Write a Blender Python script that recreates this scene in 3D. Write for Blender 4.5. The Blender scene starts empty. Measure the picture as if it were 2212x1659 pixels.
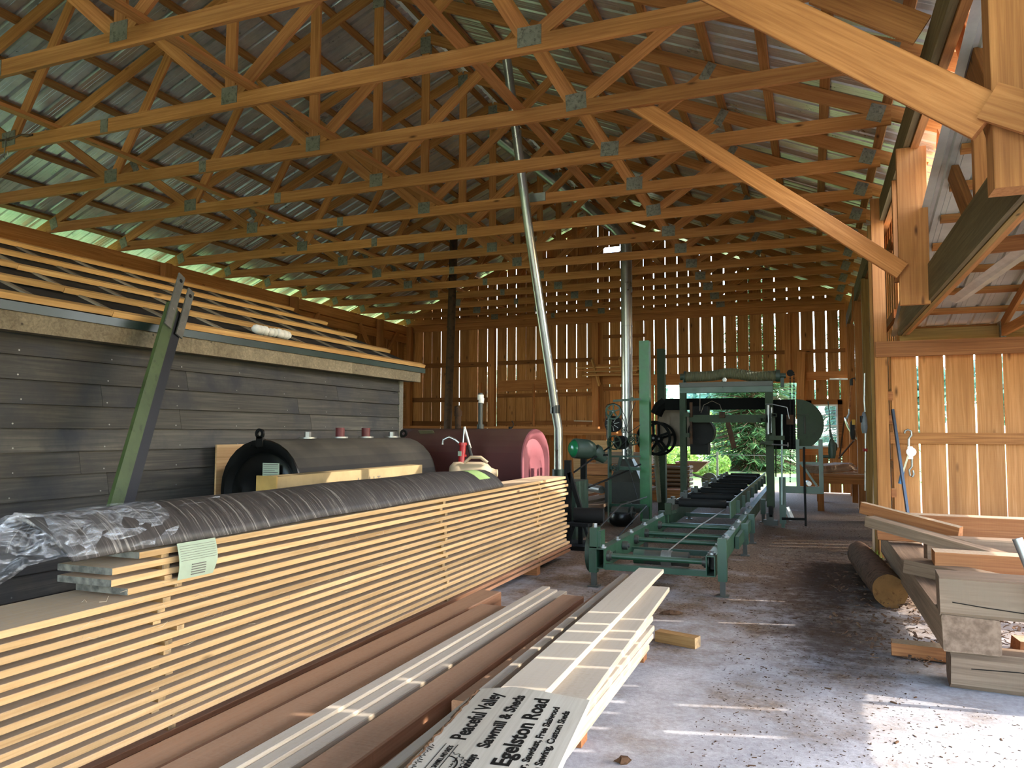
SUN_EL, SUN_AZ, SUN_E, SKY_K, EXPO = 32.0, 14.0, 1.9, .6, 2.38
import bpy, bmesh, math, random
from mathutils import Vector, Matrix, Euler
random.seed(7)
SC = bpy.context.scene
COL = SC.collection
R = math.radians
V = Vector
ORD = ['first','second','third','fourth','fifth','sixth','seventh','eighth','ninth','tenth','eleventh','twelfth',
       'thirteenth','fourteenth','fifteenth','sixteenth','seventeenth','eighteenth','nineteenth','twentieth',
       'twenty-first','twenty-second','twenty-third']
# ---------------------------------------------------------------- camera (measured from the photograph's vanishing points)
FW, FH, FOC = 2212, 1659, 1650.0
YAW, PITCH, ROLL = .374, .062, .0035
CAM = V((0, 0, 1.4))
_cy, _sy, _cp, _sp = math.cos(YAW), math.sin(YAW), math.cos(PITCH), math.sin(PITCH)
FWD = V((-_sy*_cp, _cy*_cp, _sp)); _r = V((_cy, _sy, 0)); _u = _r.cross(FWD)
RT = _r*math.cos(ROLL)+_u*math.sin(ROLL); UP = _u*math.cos(ROLL)-_r*math.sin(ROLL)
def at(u, v, X=None, Y=None, Z=None):
    """point of the place seen at pixel (u, v), on the plane X=, Y= or Z= it is known to lie in"""
    d = FWD+RT*((u-FW/2)/FOC)-UP*((v-FH/2)/FOC)
    k, val = (0, X) if X is not None else (1, Y) if Y is not None else (2, Z)
    return CAM+d*((val-CAM[k])/d[k])
cd = bpy.data.cameras.new('camera'); cam = bpy.data.objects.new('camera', cd); COL.objects.link(cam)
cd.sensor_fit = 'HORIZONTAL'; cd.sensor_width = 36.0; cd.lens = 36.0*FOC/FW; cd.clip_start = .05; cd.clip_end = 900
cam.matrix_world = Matrix(((RT.x, UP.x, -FWD.x, CAM.x), (RT.y, UP.y, -FWD.y, CAM.y), (RT.z, UP.z, -FWD.z, CAM.z), (0, 0, 0, 1)))
SC.camera = cam
# ---------------------------------------------------------------- mesh builder
WM = {}
def frame_along(p0, p1, up=(0, 0, 1)):
    x = (V(p1)-V(p0)).normalized(); up = V(up)
    if abs(x.dot(up)) > .98: up = V((1, 0, 0)) if abs(x.x) < .9 else V((0, 1, 0))
    y = up.cross(x).normalized(); z = x.cross(y)
    return Matrix(((x.x, y.x, z.x), (x.y, y.y, z.y), (x.z, y.z, z.z)))
class MB:
    def __init__(s): s.v = []; s.f = []; s.m = []; s.cur = 0
    def add(s, vs, fs):
        b = len(s.v); s.v += [V(p) for p in vs]; s.f += [[b+i for i in f] for f in fs]; s.m += [s.cur]*len(fs); return s
    def hexa(s, p):
        return s.add(p, [(0,3,2,1),(4,5,6,7),(0,1,5,4),(1,2,6,5),(2,3,7,6),(3,0,4,7)])
    def box(s, c, d, M=None, ch=0):
        c = V(c); hx, hy, hz = [k/2 for k in d]
        if ch:                                                   # chamfered along local x
            q = [(-hy+ch,-hz),(hy-ch,-hz),(hy,-hz+ch),(hy,hz-ch),(hy-ch,hz),(-hy+ch,hz),(-hy,hz-ch),(-hy,-hz+ch)]
            pts = [V((-hx,a,b)) for a, b in q]+[V((hx,a,b)) for a, b in q]
            fs = [tuple(range(7,-1,-1)), tuple(range(8,16))]+[(i,(i+1)%8,8+(i+1)%8,8+i) for i in range(8)]
        else:
            pts = [V((x,y,z)) for z in (-hz,hz) for x, y in ((-hx,-hy),(hx,-hy),(hx,hy),(-hx,hy))]
            fs = [(0,3,2,1),(4,5,6,7),(0,1,5,4),(1,2,6,5),(2,3,7,6),(3,0,4,7)]
        if M is not None: pts = [M@p for p in pts]
        return s.add([c+p for p in pts], fs)
    def ab(s, a, b):                                             # box from corner to corner
        a, b = V(a), V(b); return s.box((a+b)/2, [abs(k) for k in (b-a)])
    def bar(s, p0, p1, w, h, up=(0,0,1), ch=0):
        p0, p1 = V(p0), V(p1); return s.box((p0+p1)/2, ((p1-p0).length, w, h), frame_along(p0, p1, up), ch)
    def cyl(s, p0, p1, r, r2=None, n=16, caps=True):
        p0, p1 = V(p0), V(p1); r2 = r if r2 is None else r2; M = frame_along(p0, p1)
        vs = []
        for p, q in ((p0, r), (p1, r2)):
            vs += [p+M@V((0, q*math.cos(2*math.pi*i/n), q*math.sin(2*math.pi*i/n))) for i in range(n)]
        fs = [(i, (i+1)%n, n+(i+1)%n, n+i) for i in range(n)]
        if caps: fs += [tuple(range(n-1,-1,-1)), tuple(range(n,2*n))]
        return s.add(vs, fs)
    def tube(s, pts, r, n=8, closed=False, caps=True):
        pts = [V(p) for p in pts]; L = len(pts); vs = []; up = None
        for i, p in enumerate(pts):
            a = pts[i-1] if (i or closed) else p; b = pts[(i+1)%L] if (i < L-1 or closed) else p
            t = (b-a).normalized()
            if up is None: up = V((0,0,1)) if abs(t.z) < .9 else V((1,0,0))
            y = up.cross(t); y = y.normalized() if y.length > 1e-6 else t.orthogonal().normalized(); up = t.cross(y)
            rr = r[i] if isinstance(r, (list, tuple)) else r
            vs += [p+y*rr*math.cos(2*math.pi*k/n)+up*rr*math.sin(2*math.pi*k/n) for k in range(n)]
        fs = []
        for i in range(L if closed else L-1):
            j = (i+1)%L
            fs += [(i*n+k, i*n+(k+1)%n, j*n+(k+1)%n, j*n+k) for k in range(n)]
        if caps and not closed: fs += [tuple(range(n-1,-1,-1)), tuple((L-1)*n+k for k in range(n))]
        return s.add(vs, fs)
    def ring(s, c, axis, ro, ri, d, n=28):                       # annulus with thickness d
        c = V(c); ax = V(axis).normalized(); M = frame_along(c, c+ax); vs = []
        for x, r in ((-d/2,ro),(d/2,ro),(d/2,ri),(-d/2,ri)):
            vs += [c+M@V((x, r*math.cos(2*math.pi*i/n), r*math.sin(2*math.pi*i/n))) for i in range(n)]
        fs = []
        for a in range(4):
            b = (a+1)%4
            fs += [(a*n+i, a*n+(i+1)%n, b*n+(i+1)%n, b*n+i) for i in range(n)]
        return s.add(vs, fs)
    def lathe(s, c, axis, prof, n=24):                           # prof: (distance along axis, radius)
        c = V(c); M = frame_along(c, c+V(axis)); vs = []
        for x, r in prof: vs += [c+M@V((x, r*math.cos(2*math.pi*i/n), r*math.sin(2*math.pi*i/n))) for i in range(n)]
        k = len(prof); fs = []
        for a in range(k-1): fs += [(a*n+i, a*n+(i+1)%n, (a+1)*n+(i+1)%n, (a+1)*n+i) for i in range(n)]
        if prof[0][1] > 1e-5: fs.append(tuple(range(n-1,-1,-1)))
        if prof[-1][1] > 1e-5: fs.append(tuple((k-1)*n+i for i in range(n)))
        return s.add(vs, fs)
    def prism(s, poly, ext):                                     # planar polygon pushed along ext
        n = len(poly); e = V(ext); vs = [V(p) for p in poly]+[V(p)+e for p in poly]
        return s.add(vs, [tuple(range(n-1,-1,-1)), tuple(range(n,2*n))]+[(i,(i+1)%n,n+(i+1)%n,n+i) for i in range(n)])
    def grid(s, rows):                                           # rows of points -> quads
        n = len(rows[0]); vs = [p for r in rows for p in r]
        return s.add(vs, [(i*n+j, i*n+j+1, (i+1)*n+j+1, (i+1)*n+j) for i in range(len(rows)-1) for j in range(n-1)])
    def build(s, name, mats, parent=None, smooth=None, M=None, fixn=False, solid=0):
        """link as ONE mesh object; the points are world points, M is the object's own frame"""
        me = bpy.data.meshes.new(name)
        if M is None:
            xs = [p.x for p in s.v]; ys = [p.y for p in s.v]; zs = [p.z for p in s.v]
            M = Matrix.Translation(((min(xs)+max(xs))/2, (min(ys)+max(ys))/2, min(zs)))
        Mi = M.inverted()
        me.from_pydata([Mi@p for p in s.v], [], s.f)
        if not isinstance(mats, (list, tuple)): mats = [mats]
        for m in mats: me.materials.append(m)
        if len(mats) > 1: me.polygons.foreach_set('material_index', s.m)
        me.validate()
        if fixn:
            bm = bmesh.new(); bm.from_mesh(me); bmesh.ops.recalc_face_normals(bm, faces=bm.faces); bm.to_mesh(me); bm.free()
        if smooth is not None:
            me.shade_smooth(); me.set_sharp_from_angle(angle=R(smooth))
        me.update()
        o = bpy.data.objects.new(name, me); COL.objects.link(o)
        if solid:
            md = o.modifiers.new('thickness', 'SOLIDIFY'); md.thickness = solid; md.offset = 0
        place(o, M, parent); return o
def place(o, M, parent=None):
    WM[o.name] = M.copy()
    if parent is not None:
        o.parent = parent; o.matrix_basis = WM[parent.name].inverted()@M
    else: o.matrix_basis = M
def tag(o, label=None, cat=None, group=None, kind=None):
    if label: o['label'] = label
    if cat: o['category'] = cat
    if group: o['group'] = group
    if kind: o['kind'] = kind
    return o
def root(name, loc, label, cat, group=None, kind=None):
    o = bpy.data.objects.new(name, None); COL.objects.link(o); o.empty_display_size = .1
    place(o, Matrix.Translation(V(loc))); return tag(o, label, cat, group, kind)
def beam(name, p0, p1, w, h, m, parent=None, up=(0,0,1), ch=0, jit=0):
    """one sawn member: grain runs along the object's own x axis; w across, h along up"""
    p0, p1 = V(p0), V(p1); F = frame_along(p0, p1, up); M = Matrix.Translation((p0+p1)/2)@F.to_4x4()
    mb = MB(); mb.box((p0+p1)/2, ((p1-p0).length, w, h), F, ch)
    if jit:
        for k in range(len(mb.v)): mb.v[k] = mb.v[k]+V([random.uniform(-jit, jit) for _ in range(3)])
    return mb.build(name, m, parent, M=M)
def rnd(a, b): return random.uniform(a, b)
# ---------------------------------------------------------------- materials (all procedural)
def mat(name):
    m = bpy.data.materials.new(name); m.use_nodes = True; nt = m.node_tree
    return m, nt, nt.nodes['Principled BSDF'], nt.nodes.new, nt.links.new
def rgb(h):
    h = h.lstrip('#'); c = [int(h[i:i+2], 16)/255 for i in (0, 2, 4)]
    return tuple(((x/12.92) if x <= .04045 else ((x+.055)/1.055)**2.4) for x in c)+(1,)
def ramp(N, stops):
    r = N('ShaderNodeValToRGB'); e = r.color_ramp.elements
    while len(e) < len(stops): e.new(.5)
    for k, (p, c) in enumerate(stops): e[k].position = p; e[k].color = c if len(c) == 4 else tuple(c)+(1,)
    return r
def mixc(N, L, a, b, fac, mode='MIX'):
    x = N('ShaderNodeMix'); x.data_type = 'RGBA'; x.blend_type = mode
    for key, val in ((6, a), (7, b), (0, fac)):
        if hasattr(val, 'links') or isinstance(val, bpy.types.NodeSocket): L(val, x.inputs[key])
        else: x.inputs[key].default_value = val
    return x.outputs[2]
def coords(N, L, scale, island=True, space='Object'):
    tc = N('ShaderNodeTexCoord'); src = tc.outputs[space]
    oi = N('ShaderNodeObjectInfo'); add = N('ShaderNodeVectorMath'); add.operation = 'ADD'
    k = N('ShaderNodeMath'); k.operation = 'MULTIPLY'; k.inputs[1].default_value = 13.7; L(oi.outputs['Random'], k.inputs[0])
    last = k.outputs[0]
    rid = N('ShaderNodeNewGeometry').outputs['Random Per Island']
    if island:
        k2 = N('ShaderNodeMath'); k2.operation = 'MULTIPLY_ADD'; L(rid, k2.inputs[0]); k2.inputs[1].default_value = 29.3; L(last, k2.inputs[2]); last = k2.outputs[0]
    L(src, add.inputs[0]); L(last, add.inputs[1])
    mp = N('ShaderNodeMapping'); mp.inputs['Scale'].default_value = scale; L(add.outputs[0], mp.inputs[0])
    return mp.outputs[0], add.outputs[0], oi.outputs['Random'], rid
def noise(N, L, vec, scale, detail=4, rough=.55, dist=0):
    n = N('ShaderNodeTexNoise'); n.inputs['Scale'].default_value = scale; n.inputs['Detail'].default_value = detail
    n.inputs['Roughness'].default_value = rough; n.inputs['Distortion'].default_value = dist
    if vec is not None: L(vec, n.inputs['Vector'])
    return n.outputs['Fac']
def wood(name, light, mid, dark, grain='X', knots=.055, var=.35, rough=.75, saw=.25, stain=None, dust=None, end=None):
    m, nt, P, N, L = mat(name)
    s = {'X': (.6, 20, 20), 'Y': (20, .6, 20), 'Z': (20, 20, .6)}[grain]
    vec, raw, orand, irand = coords(N, L, s)
    g = noise(N, L, vec, 2.2, 6, .6, .9)
    r = ramp(N, [(.14, rgb(dark)), (.5, rgb(mid)), (.8, rgb(light))]); L(g, r.inputs[0]); col = r.outputs[0]
    # broad warm / pale drift along the board
    mp = N('ShaderNodeMapping'); mp.inputs['Scale'].default_value = tuple(.35 if k < 1 else 2.6 for k in s); L(raw, mp.inputs[0])
    b = noise(N, L, mp.outputs[0], 1.4, 3)
    r2 = ramp(N, [(.3, (.74,.70,.67,1)), (.7, (1.1,1.08,1.06,1))]); L(b, r2.inputs[0])
    col = mixc(N, L, col, r2.outputs[0], 1.0, 'MULTIPLY')
    if knots:
        mk = N('ShaderNodeMapping'); mk.inputs['Scale'].default_value = tuple(1.6 if k < 1 else 5.5 for k in s); L(raw, mk.inputs[0])
        vo = N('ShaderNodeTexVoronoi'); vo.inputs['Scale'].default_value = 1.0; L(mk.outputs[0], vo.inputs['Vector'])
        rk = ramp(N, [(knots*.6, (1,1,1,1)), (knots*2.2, (0,0,0,1))]); L(vo.outputs['Distance'], rk.inputs[0])
        col = mixc(N, L, col, tuple(.42*c for c in rgb(dark)[:3])+(1,), rk.outputs[0])
    if stain:                                                    # weather stains
        n2 = noise(N, L, raw, 1.7, 5, .65); rs = ramp(N, [(.48, (0,0,0,1)), (.7, (1,1,1,1))]); L(n2, rs.inputs[0])
        col = mixc(N, L, col, rgb(stain), rs.outputs[0])
    if dust:                                                     # sawdust lying on upward faces
        ge = N('ShaderNodeNewGeometry'); sx = N('ShaderNodeSeparateXYZ'); L(ge.outputs['True Normal'], sx.inputs[0])
        dn = noise(N, L, raw, 60, 3); ma = N('ShaderNodeMath'); ma.operation = 'MULTIPLY_ADD'; L(dn, ma.inputs[0]); ma.inputs[1].default_value = .9; ma.inputs[2].default_value = .25
        rs = ramp(N, [(.6, (0,0,0,1)), (.9, (1,1,1,1))]); L(sx.outputs[2], rs.inputs[0])
        mm = N('ShaderNodeMath'); mm.operation = 'MULTIPLY'; L(rs.outputs[0], mm.inputs[0]); L(ma.outputs[0], mm.inputs[1]); mm.use_clamp = True
        col = mixc(N, L, col, rgb(dust), mm.outputs[0])
    if end:                                                      # weathered end grain (faces across the grain)
        tc = N('ShaderNodeTexCoord'); sx = N('ShaderNodeSeparateXYZ'); L(tc.outputs['Normal'], sx.inputs[0])
        ab = N('ShaderNodeMath'); ab.operation = 'ABSOLUTE'; L(sx.outputs[{'X':0,'Y':1,'Z':2}[grain]], ab.inputs[0])
        re = ramp(N, [(.8, (0,0,0,1)), (.95, (1,1,1,1))]); L(ab.outputs[0], re.inputs[0])
        en = noise(N, L, raw, 25, 5); rr = ramp(N, [(.35, rgb(end[0])), (.65, rgb(end[1]))]); L(en, rr.inputs[0])
        col = mixc(N, L, col, rr.outputs[0], re.outputs[0])
    hv = N('ShaderNodeHueSaturation'); L(col, hv.inputs['Color'])
    ad = N('ShaderNodeMath'); ad.operation = 'ADD'; L(orand, ad.inputs[0]); L(irand, ad.inputs[1])
    fr = N('ShaderNodeMath'); fr.operation = 'FRACT'; L(ad.outputs[0], fr.inputs[0])
    vv = N('ShaderNodeMath'); vv.operation = 'MULTIPLY_ADD'; L(fr.outputs[0], vv.inputs[0]); vv.inputs[1].default_value = var; vv.inputs[2].default_value = 1-var*.5
    L(vv.outputs[0], hv.inputs['Value']); L(hv.outputs[0], P.inputs['Base Color'])
    P.inputs['Roughness'].default_value = rough; P.inputs['Specular IOR Level'].default_value = .25
    if saw:
        sc2 = {'X': (70, 3, 3), 'Y': (3, 70, 3), 'Z': (3, 3, 70)}[grain]
        mp = N('ShaderNodeMapping'); mp.inputs['Scale'].default_value = sc2; L(raw, mp.inputs[0])
        n3 = noise(N, L, mp.outputs[0], 1.0, 2); bp = N('ShaderNodeBump'); bp.inputs['Strength'].default_value = saw; bp.inputs['Distance'].default_value = .004
        L(n3, bp.inputs['Height']); L(bp.outputs[0], P.inputs['Normal'])
    return m
def paint(name, base, rough=.45, metal=0, wear=None, amt=.55, scale=5, spec=.5, dust=None, bump=0):
    m, nt, P, N, L = mat(name); vec, raw, orand, irand = coords(N, L, (1,1,1), island=False)
    n = noise(N, L, raw, scale, 6, .65); r = ramp(N, [(.3, (.72,.72,.72,1)), (.7, (1.12,1.12,1.12,1))]); L(n, r.inputs[0])
    col = mixc(N, L, rgb(base), r.outputs[0], 1.0, 'MULTIPLY')
    if wear:
        n2 = noise(N, L, raw, scale*2.3, 8, .7); rs = ramp(N, [(amt, (0,0,0,1)), (amt+.12, (1,1,1,1))]); L(n2, rs.inputs[0])
        col = mixc(N, L, col, rgb(wear), rs.outputs[0])
    if dust:
        ge = N('ShaderNodeNewGeometry'); sx = N('ShaderNodeSeparateXYZ'); L(ge.outputs['True Normal'], sx.inputs[0])
        rs = ramp(N, [(.1, (0,0,0,1)), (.95, (.85,.85,.85,1))]); L(sx.outputs[2], rs.inputs[0])
        n4 = noise(N, L, raw, 3, 5); rr = ramp(N, [(.3, (.35,.35,.35,1)), (.62, (1,1,1,1))]); L(n4, rr.inputs[0])
        f = mixc(N, L, rs.outputs[0], rr.outputs[0], 1.0, 'MULTIPLY'); col = mixc(N, L, col, rgb(dust), f)
    L(col, P.inputs['Base Color']); P.inputs['Metallic'].default_value = metal; P.inputs['Specular IOR Level'].default_value = spec
    r3 = ramp(N, [(.2, (rough*.8,)*3), (.8, (min(1, rough*1.25),)*3)]); L(n, r3.inputs[0]); L(r3.outputs[0], P.inputs['Roughness'])
    if bump:
        bp = N('ShaderNodeBump'); bp.inputs['Strength'].default_value = bump; bp.inputs['Distance'].default_value = .01; L(n, bp.inputs['Height']); L(bp.outputs[0], P.inputs['Normal'])
    return m
W = {}
W['truss'] = wood('truss pine', '#cd9258', '#b37843', '#855027', var=.28, knots=.045)
W['purlin'] = wood('purlin pine', '#bf8a53', '#a06c3a', '#6e4523', var=.4, knots=.06)
W['post'] = wood('post pine', '#c48a53', '#a97240', '#794a27', var=.22, knots=.045)
W['old'] = wood('green tinted treated lumber', '#7d7050', '#675a3d', '#463b26', var=.2, knots=.03)
W['oldpost'] = wood('treated post', '#a58650', '#8b6e3c', '#634b26', var=.2, knots=.03)
W['board'] = wood('barn board', '#c4905b', '#a7743f', '#704723', grain='Z', var=.5, knots=.06, saw=.15)
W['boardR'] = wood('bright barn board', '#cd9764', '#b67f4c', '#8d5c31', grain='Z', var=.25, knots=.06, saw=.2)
W['girt'] = wood('girt', '#a8713e', '#84552a', '#543216', var=.3)
W['plank'] = wood('fresh pine board', '#ccaf86', '#bb9a6d', '#96744b', var=.26, knots=.04, dust='#a89886', end=('#45433e', '#716d63'))
W['sticker'] = wood('sticker', '#b3915f', '#8f6d43', '#5f482c', var=.6, knots=0, end=('#6a5a45', '#a88a62'))
W['brown'] = wood('pinkish brown plank', '#b98a6b', '#a07354', '#7b553c', var=.14, knots=.02, rough=.7, dust='#a5856d')
W['white'] = wood('pale rough pine', '#cdc0ac', '#bcad95', '#9a8465', var=.16, knots=.03, dust='#b9aea1')
W['gray'] = wood('weathered timber', '#9c8570', '#806b58', '#594738', var=.2, knots=.02, stain='#776553', end=('#5e4a3a', '#7d6654'))
W['cedar'] = wood('reddish timber', '#b17c52', '#97633c', '#6c4227', var=.2, knots=.03, dust='#b8a78e')
W['sign'] = wood('sign board', '#c9c5ba', '#bab4a7', '#a29b8e', var=.05, knots=0, saw=.1)
W['ply'] = wood('plywood', '#dfc096', '#cda877', '#a9824f', var=.2, knots=.03, saw=0)
W['bark'] = paint('bark', '#6a5343', .95, wear='#43332a', amt=.5, scale=9, spec=.1, bump=1.0)
W['barkdark'] = paint('bark chips', '#57402f', .95, wear='#33261d', amt=.5, scale=9, spec=.1)
W['cut'] = paint('log end grain', '#70502f', .9, wear='#523820', amt=.55, scale=9, spec=.1)
# dark stained shed siding
W['siding'] = wood('dark stained siding', '#636159', '#4b4a47', '#363637', grain='Y', var=.34, knots=.04, stain='#38393d', saw=.1)
W['frieze'] = wood('faded stained trim', '#9b8f77', '#7f745e', '#585041', grain='Y', var=.15, knots=.03)
W['corner'] = wood('grey corner board', '#9a978c', '#7c7a70', '#5a5852', grain='Z', var=.1, knots=.02)
# metals and paints
W['roof'] = paint('galvanised roof sheet', '#c9c5be', .3, metal=.65, wear='#b0a99e', amt=.64, scale=3)
W['wroof'] = paint('white roof sheet', '#b4b2aa', .45, metal=.15, scale=3)
W['green'] = paint('green machine paint', '#1c3e2a', .42, wear='#152a1e', amt=.56, dust='#515e50')
W['dgreen'] = paint('dark green machine paint', '#22362a', .55, wear='#19241d', amt=.55, dust='#4d4a3e')
W['mgreen'] = paint('dusty green paint', '#2e3a29', .6, wear='#262d20', amt=.55, dust='#4b493b', spec=.2)
W['motor'] = paint('pale green motor paint', '#37483c', .5, scale=4)
W['taupe'] = paint('dusty fibreglass guard', '#75695c', .65, scale=4, spec=.2)
W['black'] = paint('black enamel', '#0b0c0b', .3, scale=3, spec=.4)
W['blackrough'] = paint('black dusty steel', '#151514', .7, wear='#2b2824', amt=.6, spec=.2)
W['tankblack'] = paint('black tank shell', '#1c1d20', .75, scale=3, dust='#5f594f', spec=.3)
W['tankred'] = paint('red oxide tank shell', '#4c2725', .65, scale=2, dust='#5c463a', wear='#43251f', amt=.6, spec=.3)
W['tankend'] = paint('pink faded tank end', '#7a454b', .65, scale=2, spec=.3)
W['tankdark'] = paint('dark maroon', '#371c1b', .6, scale=2)
W['steel'] = paint('worn steel', '#8d8f90', .35, metal=.8, wear='#6d6a64', amt=.6)
W['darksteel'] = paint('dark steel', '#43443f', .5, metal=.5, dust='#6a6458')
W['bellow'] = paint('dusty rubber hose', '#5b5a40', .6, scale=6)
W['chrome'] = paint('chimney pipe', '#a9a9a5', .3, metal=.85, wear='#8f897e', amt=.72, scale=2)
W['rust'] = paint('rusty pipe', '#45301f', .75, wear='#2a1f18', amt=.5, scale=4, spec=.2)
W['galv'] = paint('galvanised fitting', '#9b9b96', .4, metal=.7)
W['plate'] = paint('nail plate', '#857f70', .55, metal=.3, wear='#5c564a', amt=.5, scale=14)
W['redpaint'] = paint('red paint', '#a01c20', .35, scale=4)
W['redcap'] = paint('faded red cap', '#5d2222', .6, wear='#7d6a64', amt=.66)
W['tan'] = paint('tan plastic', '#a28d70', .5, scale=3, dust='#9c8c76')
W['rubber'] = paint('black rubber', '#141414', .55, scale=4)
W['blue'] = paint('blue grip', '#3d78a8', .5)
W['ironbar'] = paint('blued iron bar', '#37404d', .4, metal=.5)
W['paper'] = paint('pale paper', '#98a38e', .7, scale=2, spec=.2)
W['limepaper'] = paint('lime paper label', '#b9d98c', .6, scale=2, spec=.2)
W['ink'] = paint('dark ink', '#1c1916', .8, spec=.1)
W['inkgrey'] = paint('grey pencil', '#6a6660', .8, spec=.1)
W['card'] = paint('cardboard', '#968260', .85, scale=3, spec=.1)
W['cardend'] = paint('cardboard flap', '#9b7a3c', .5, scale=9)
W['wool'] = paint('white insulation', '#e6e0d2', .95, spec=.05)
W['felt'] = paint('black roofing felt', '#222224', .7, scale=4, spec=.3)
W['drip'] = paint('dark green drip edge', '#2d3b36', .35, scale=2)
W['batten'] = wood('pale batten', '#dcb47a', '#c89c60', '#9c7140', var=.3, knots=.05)
W['guard'] = paint('flat black guard', '#0c0d0c', .8, scale=3, spec=.1)
W['strap'] = wood('pale strapping', '#a79a86', '#8b7d69', '#6a5d4b', grain='X', var=.3, knots=0)
W['white_paint'] = paint('white window paint', '#e8eae6', .5)
W['yellow'] = paint('yellow plastic', '#d0a020', .5)
W['alu'] = paint('aluminium', '#c9cbc8', .3, metal=.9)
W['trim_metal'] = paint('light trim metal', '#c7c3b8', .4, metal=.3)
def leafmat(name, a, b, c):
    m, nt, P, N, L = mat(name); vec, raw, orand, irand = coords(N, L, (1,1,1))
    r = ramp(N, [(0, rgb(a)), (.5, rgb(b)), (1, rgb(c))]); L(irand, r.inputs[0]); L(r.outputs[0], P.inputs['Base Color'])
    P.inputs['Roughness'].default_value = .6; P.inputs['Specular IOR Level'].default_value = .2
    tr = N('ShaderNodeBsdfTranslucent'); L(r.outputs[0], tr.inputs[0]); mx = N('ShaderNodeMixShader'); mx.inputs[0].default_value = .4
    L(P.outputs[0], mx.inputs[1]); L(tr.outputs[0], mx.inputs[2]); L(mx.outputs[0], nt.nodes['Material Output'].inputs[0]); return m
W['spruce'] = leafmat('spruce needles', '#2c4a2c', '#456b3e', '#6a8d55')
W['leaf'] = leafmat('yellow green leaves', '#5c8230', '#7c9c40', '#a3b45c')
W['leaf2'] = leafmat('mid green leaves', '#3b6636', '#557f48', '#7d9d62')
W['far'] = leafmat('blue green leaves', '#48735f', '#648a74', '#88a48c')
W['grassblade'] = leafmat('grass blades', '#6f9a3a', '#93bd4c', '#bcd871')
def floormat():
    m, nt, P, N, L = mat('concrete with sawdust'); tc = N('ShaderNodeTexCoord'); v = tc.outputs['Object']
    n1 = noise(N, L, v, 2.2, 8, .6); r1 = ramp(N, [(.3, rgb('#9b9aa0')), (.7, rgb('#bcbbc0'))]); L(n1, r1.inputs[0]); col = r1.outputs[0]
    n2 = noise(N, L, v, 30, 8, .8); r2 = ramp(N, [(.35, (.7,.68,.66,1)), (.62, (1.04,1.04,1.04,1))]); L(n2, r2.inputs[0]); col = mixc(N, L, col, r2.outputs[0], 1, 'MULTIPLY')
    sep = N('ShaderNodeSeparateXYZ'); L(v, sep.inputs[0])
    # sawdust: thicker towards the mill
    gy = N('ShaderNodeMapRange'); gy.inputs[1].default_value = 3.2; gy.inputs[2].default_value = 10; gy.inputs[3].default_value = -.05; gy.inputs[4].default_value = .28; L(sep.outputs[1], gy.inputs[0])
    n3 = noise(N, L, v, 1.6, 10, .72); a = N('ShaderNodeMath'); a.operation = 'ADD'; L(n3, a.inputs[0]); L(gy.outputs[0], a.inputs[1])
    r3 = ramp(N, [(.46, (0,0,0,1)), (.7, (1,1,1,1))]); L(a.outputs[0], r3.inputs[0])
    n4 = noise(N, L, v, 38, 6, .75); r4 = ramp(N, [(.32, rgb('#3a2c23')), (.5, rgb('#6f5c4b')), (.7, rgb('#9c8874'))]); L(n4, r4.inputs[0])
    col = mixc(N, L, col, r4.outputs[0], r3.outputs[0])
    # dark bark litter around the log
    def blob(cx, cy, rx, ry):
        mp = N('ShaderNodeMapping'); mp.inputs['Location'].default_value = (-cx/rx, -cy/ry, 0); mp.inputs['Scale'].default_value = (1/rx, 1/ry, 0); L(v, mp.inputs[0])
        ln = N('ShaderNodeVectorMath'); ln.operation = 'LENGTH'; L(mp.outputs[0], ln.inputs[0]); return ln.outputs['Value']
    for cx, cy, rx, ry, c, k in ((.15, 8.0, .75, 2.6, '#3a271d', .62), (.1, 5.7, .6, 1.1, '#4a362a', .5), (-.35, 7.3, .5, 1.2, '#5d4a3c', .5)):
        d = blob(cx, cy, rx, ry); n5 = noise(N, L, v, 9, 8, .75)
        mu = N('ShaderNodeMath'); mu.operation = 'SUBTRACT'; L(n5, mu.inputs[0]); dd = N('ShaderNodeMath'); dd.operation = 'MULTIPLY'; L(d, dd.inputs[0]); dd.inputs[1].default_value = .32; L(dd.outputs[0], mu.inputs[1])
        r5 = ramp(N, [(.22, (0,0,0,1)), (.42, (k+.2,)*3+(1,))]); L(mu.outputs[0], r5.inputs[0]); col = mixc(N, L, col, rgb(c), r5.outputs[0])
    L(col, P.inputs['Base Color']); P.inputs['Roughness'].default_value = .85; P.inputs['Specular IOR Level'].default_value = .2
    bp = N('ShaderNodeBump'); bp.inputs['Strength'].default_value = .5; bp.inputs['Distance'].default_value = .01; L(n4, bp.inputs['Height']); L(bp.outputs[0], P.inputs['Normal'])
    return m
W['floor'] = floormat()
def groundmat():
    m, nt, P, N, L = mat('grass and dirt ground'); tc = N('ShaderNodeTexCoord'); v = tc.outputs['Object']
    n1 = noise(N, L, v, .5, 8, .65); r = ramp(N, [(.35, rgb('#8f9b5a')), (.5, rgb('#7fa04a')), (.68, rgb('#a8a184'))]); L(n1, r.inputs[0])
    n2 = noise(N, L, v, 9, 5, .7); r2 = ramp(N, [(.3, (.7,.7,.7,1)), (.7, (1.15,1.15,1.15,1))]); L(n2, r2.inputs[0])
    L(mixc(N, L, r.outputs[0], r2.outputs[0], 1, 'MULTIPLY'), P.inputs['Base Color']); P.inputs['Roughness'].default_value = .95; return m
W['ground'] = groundmat()
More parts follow.
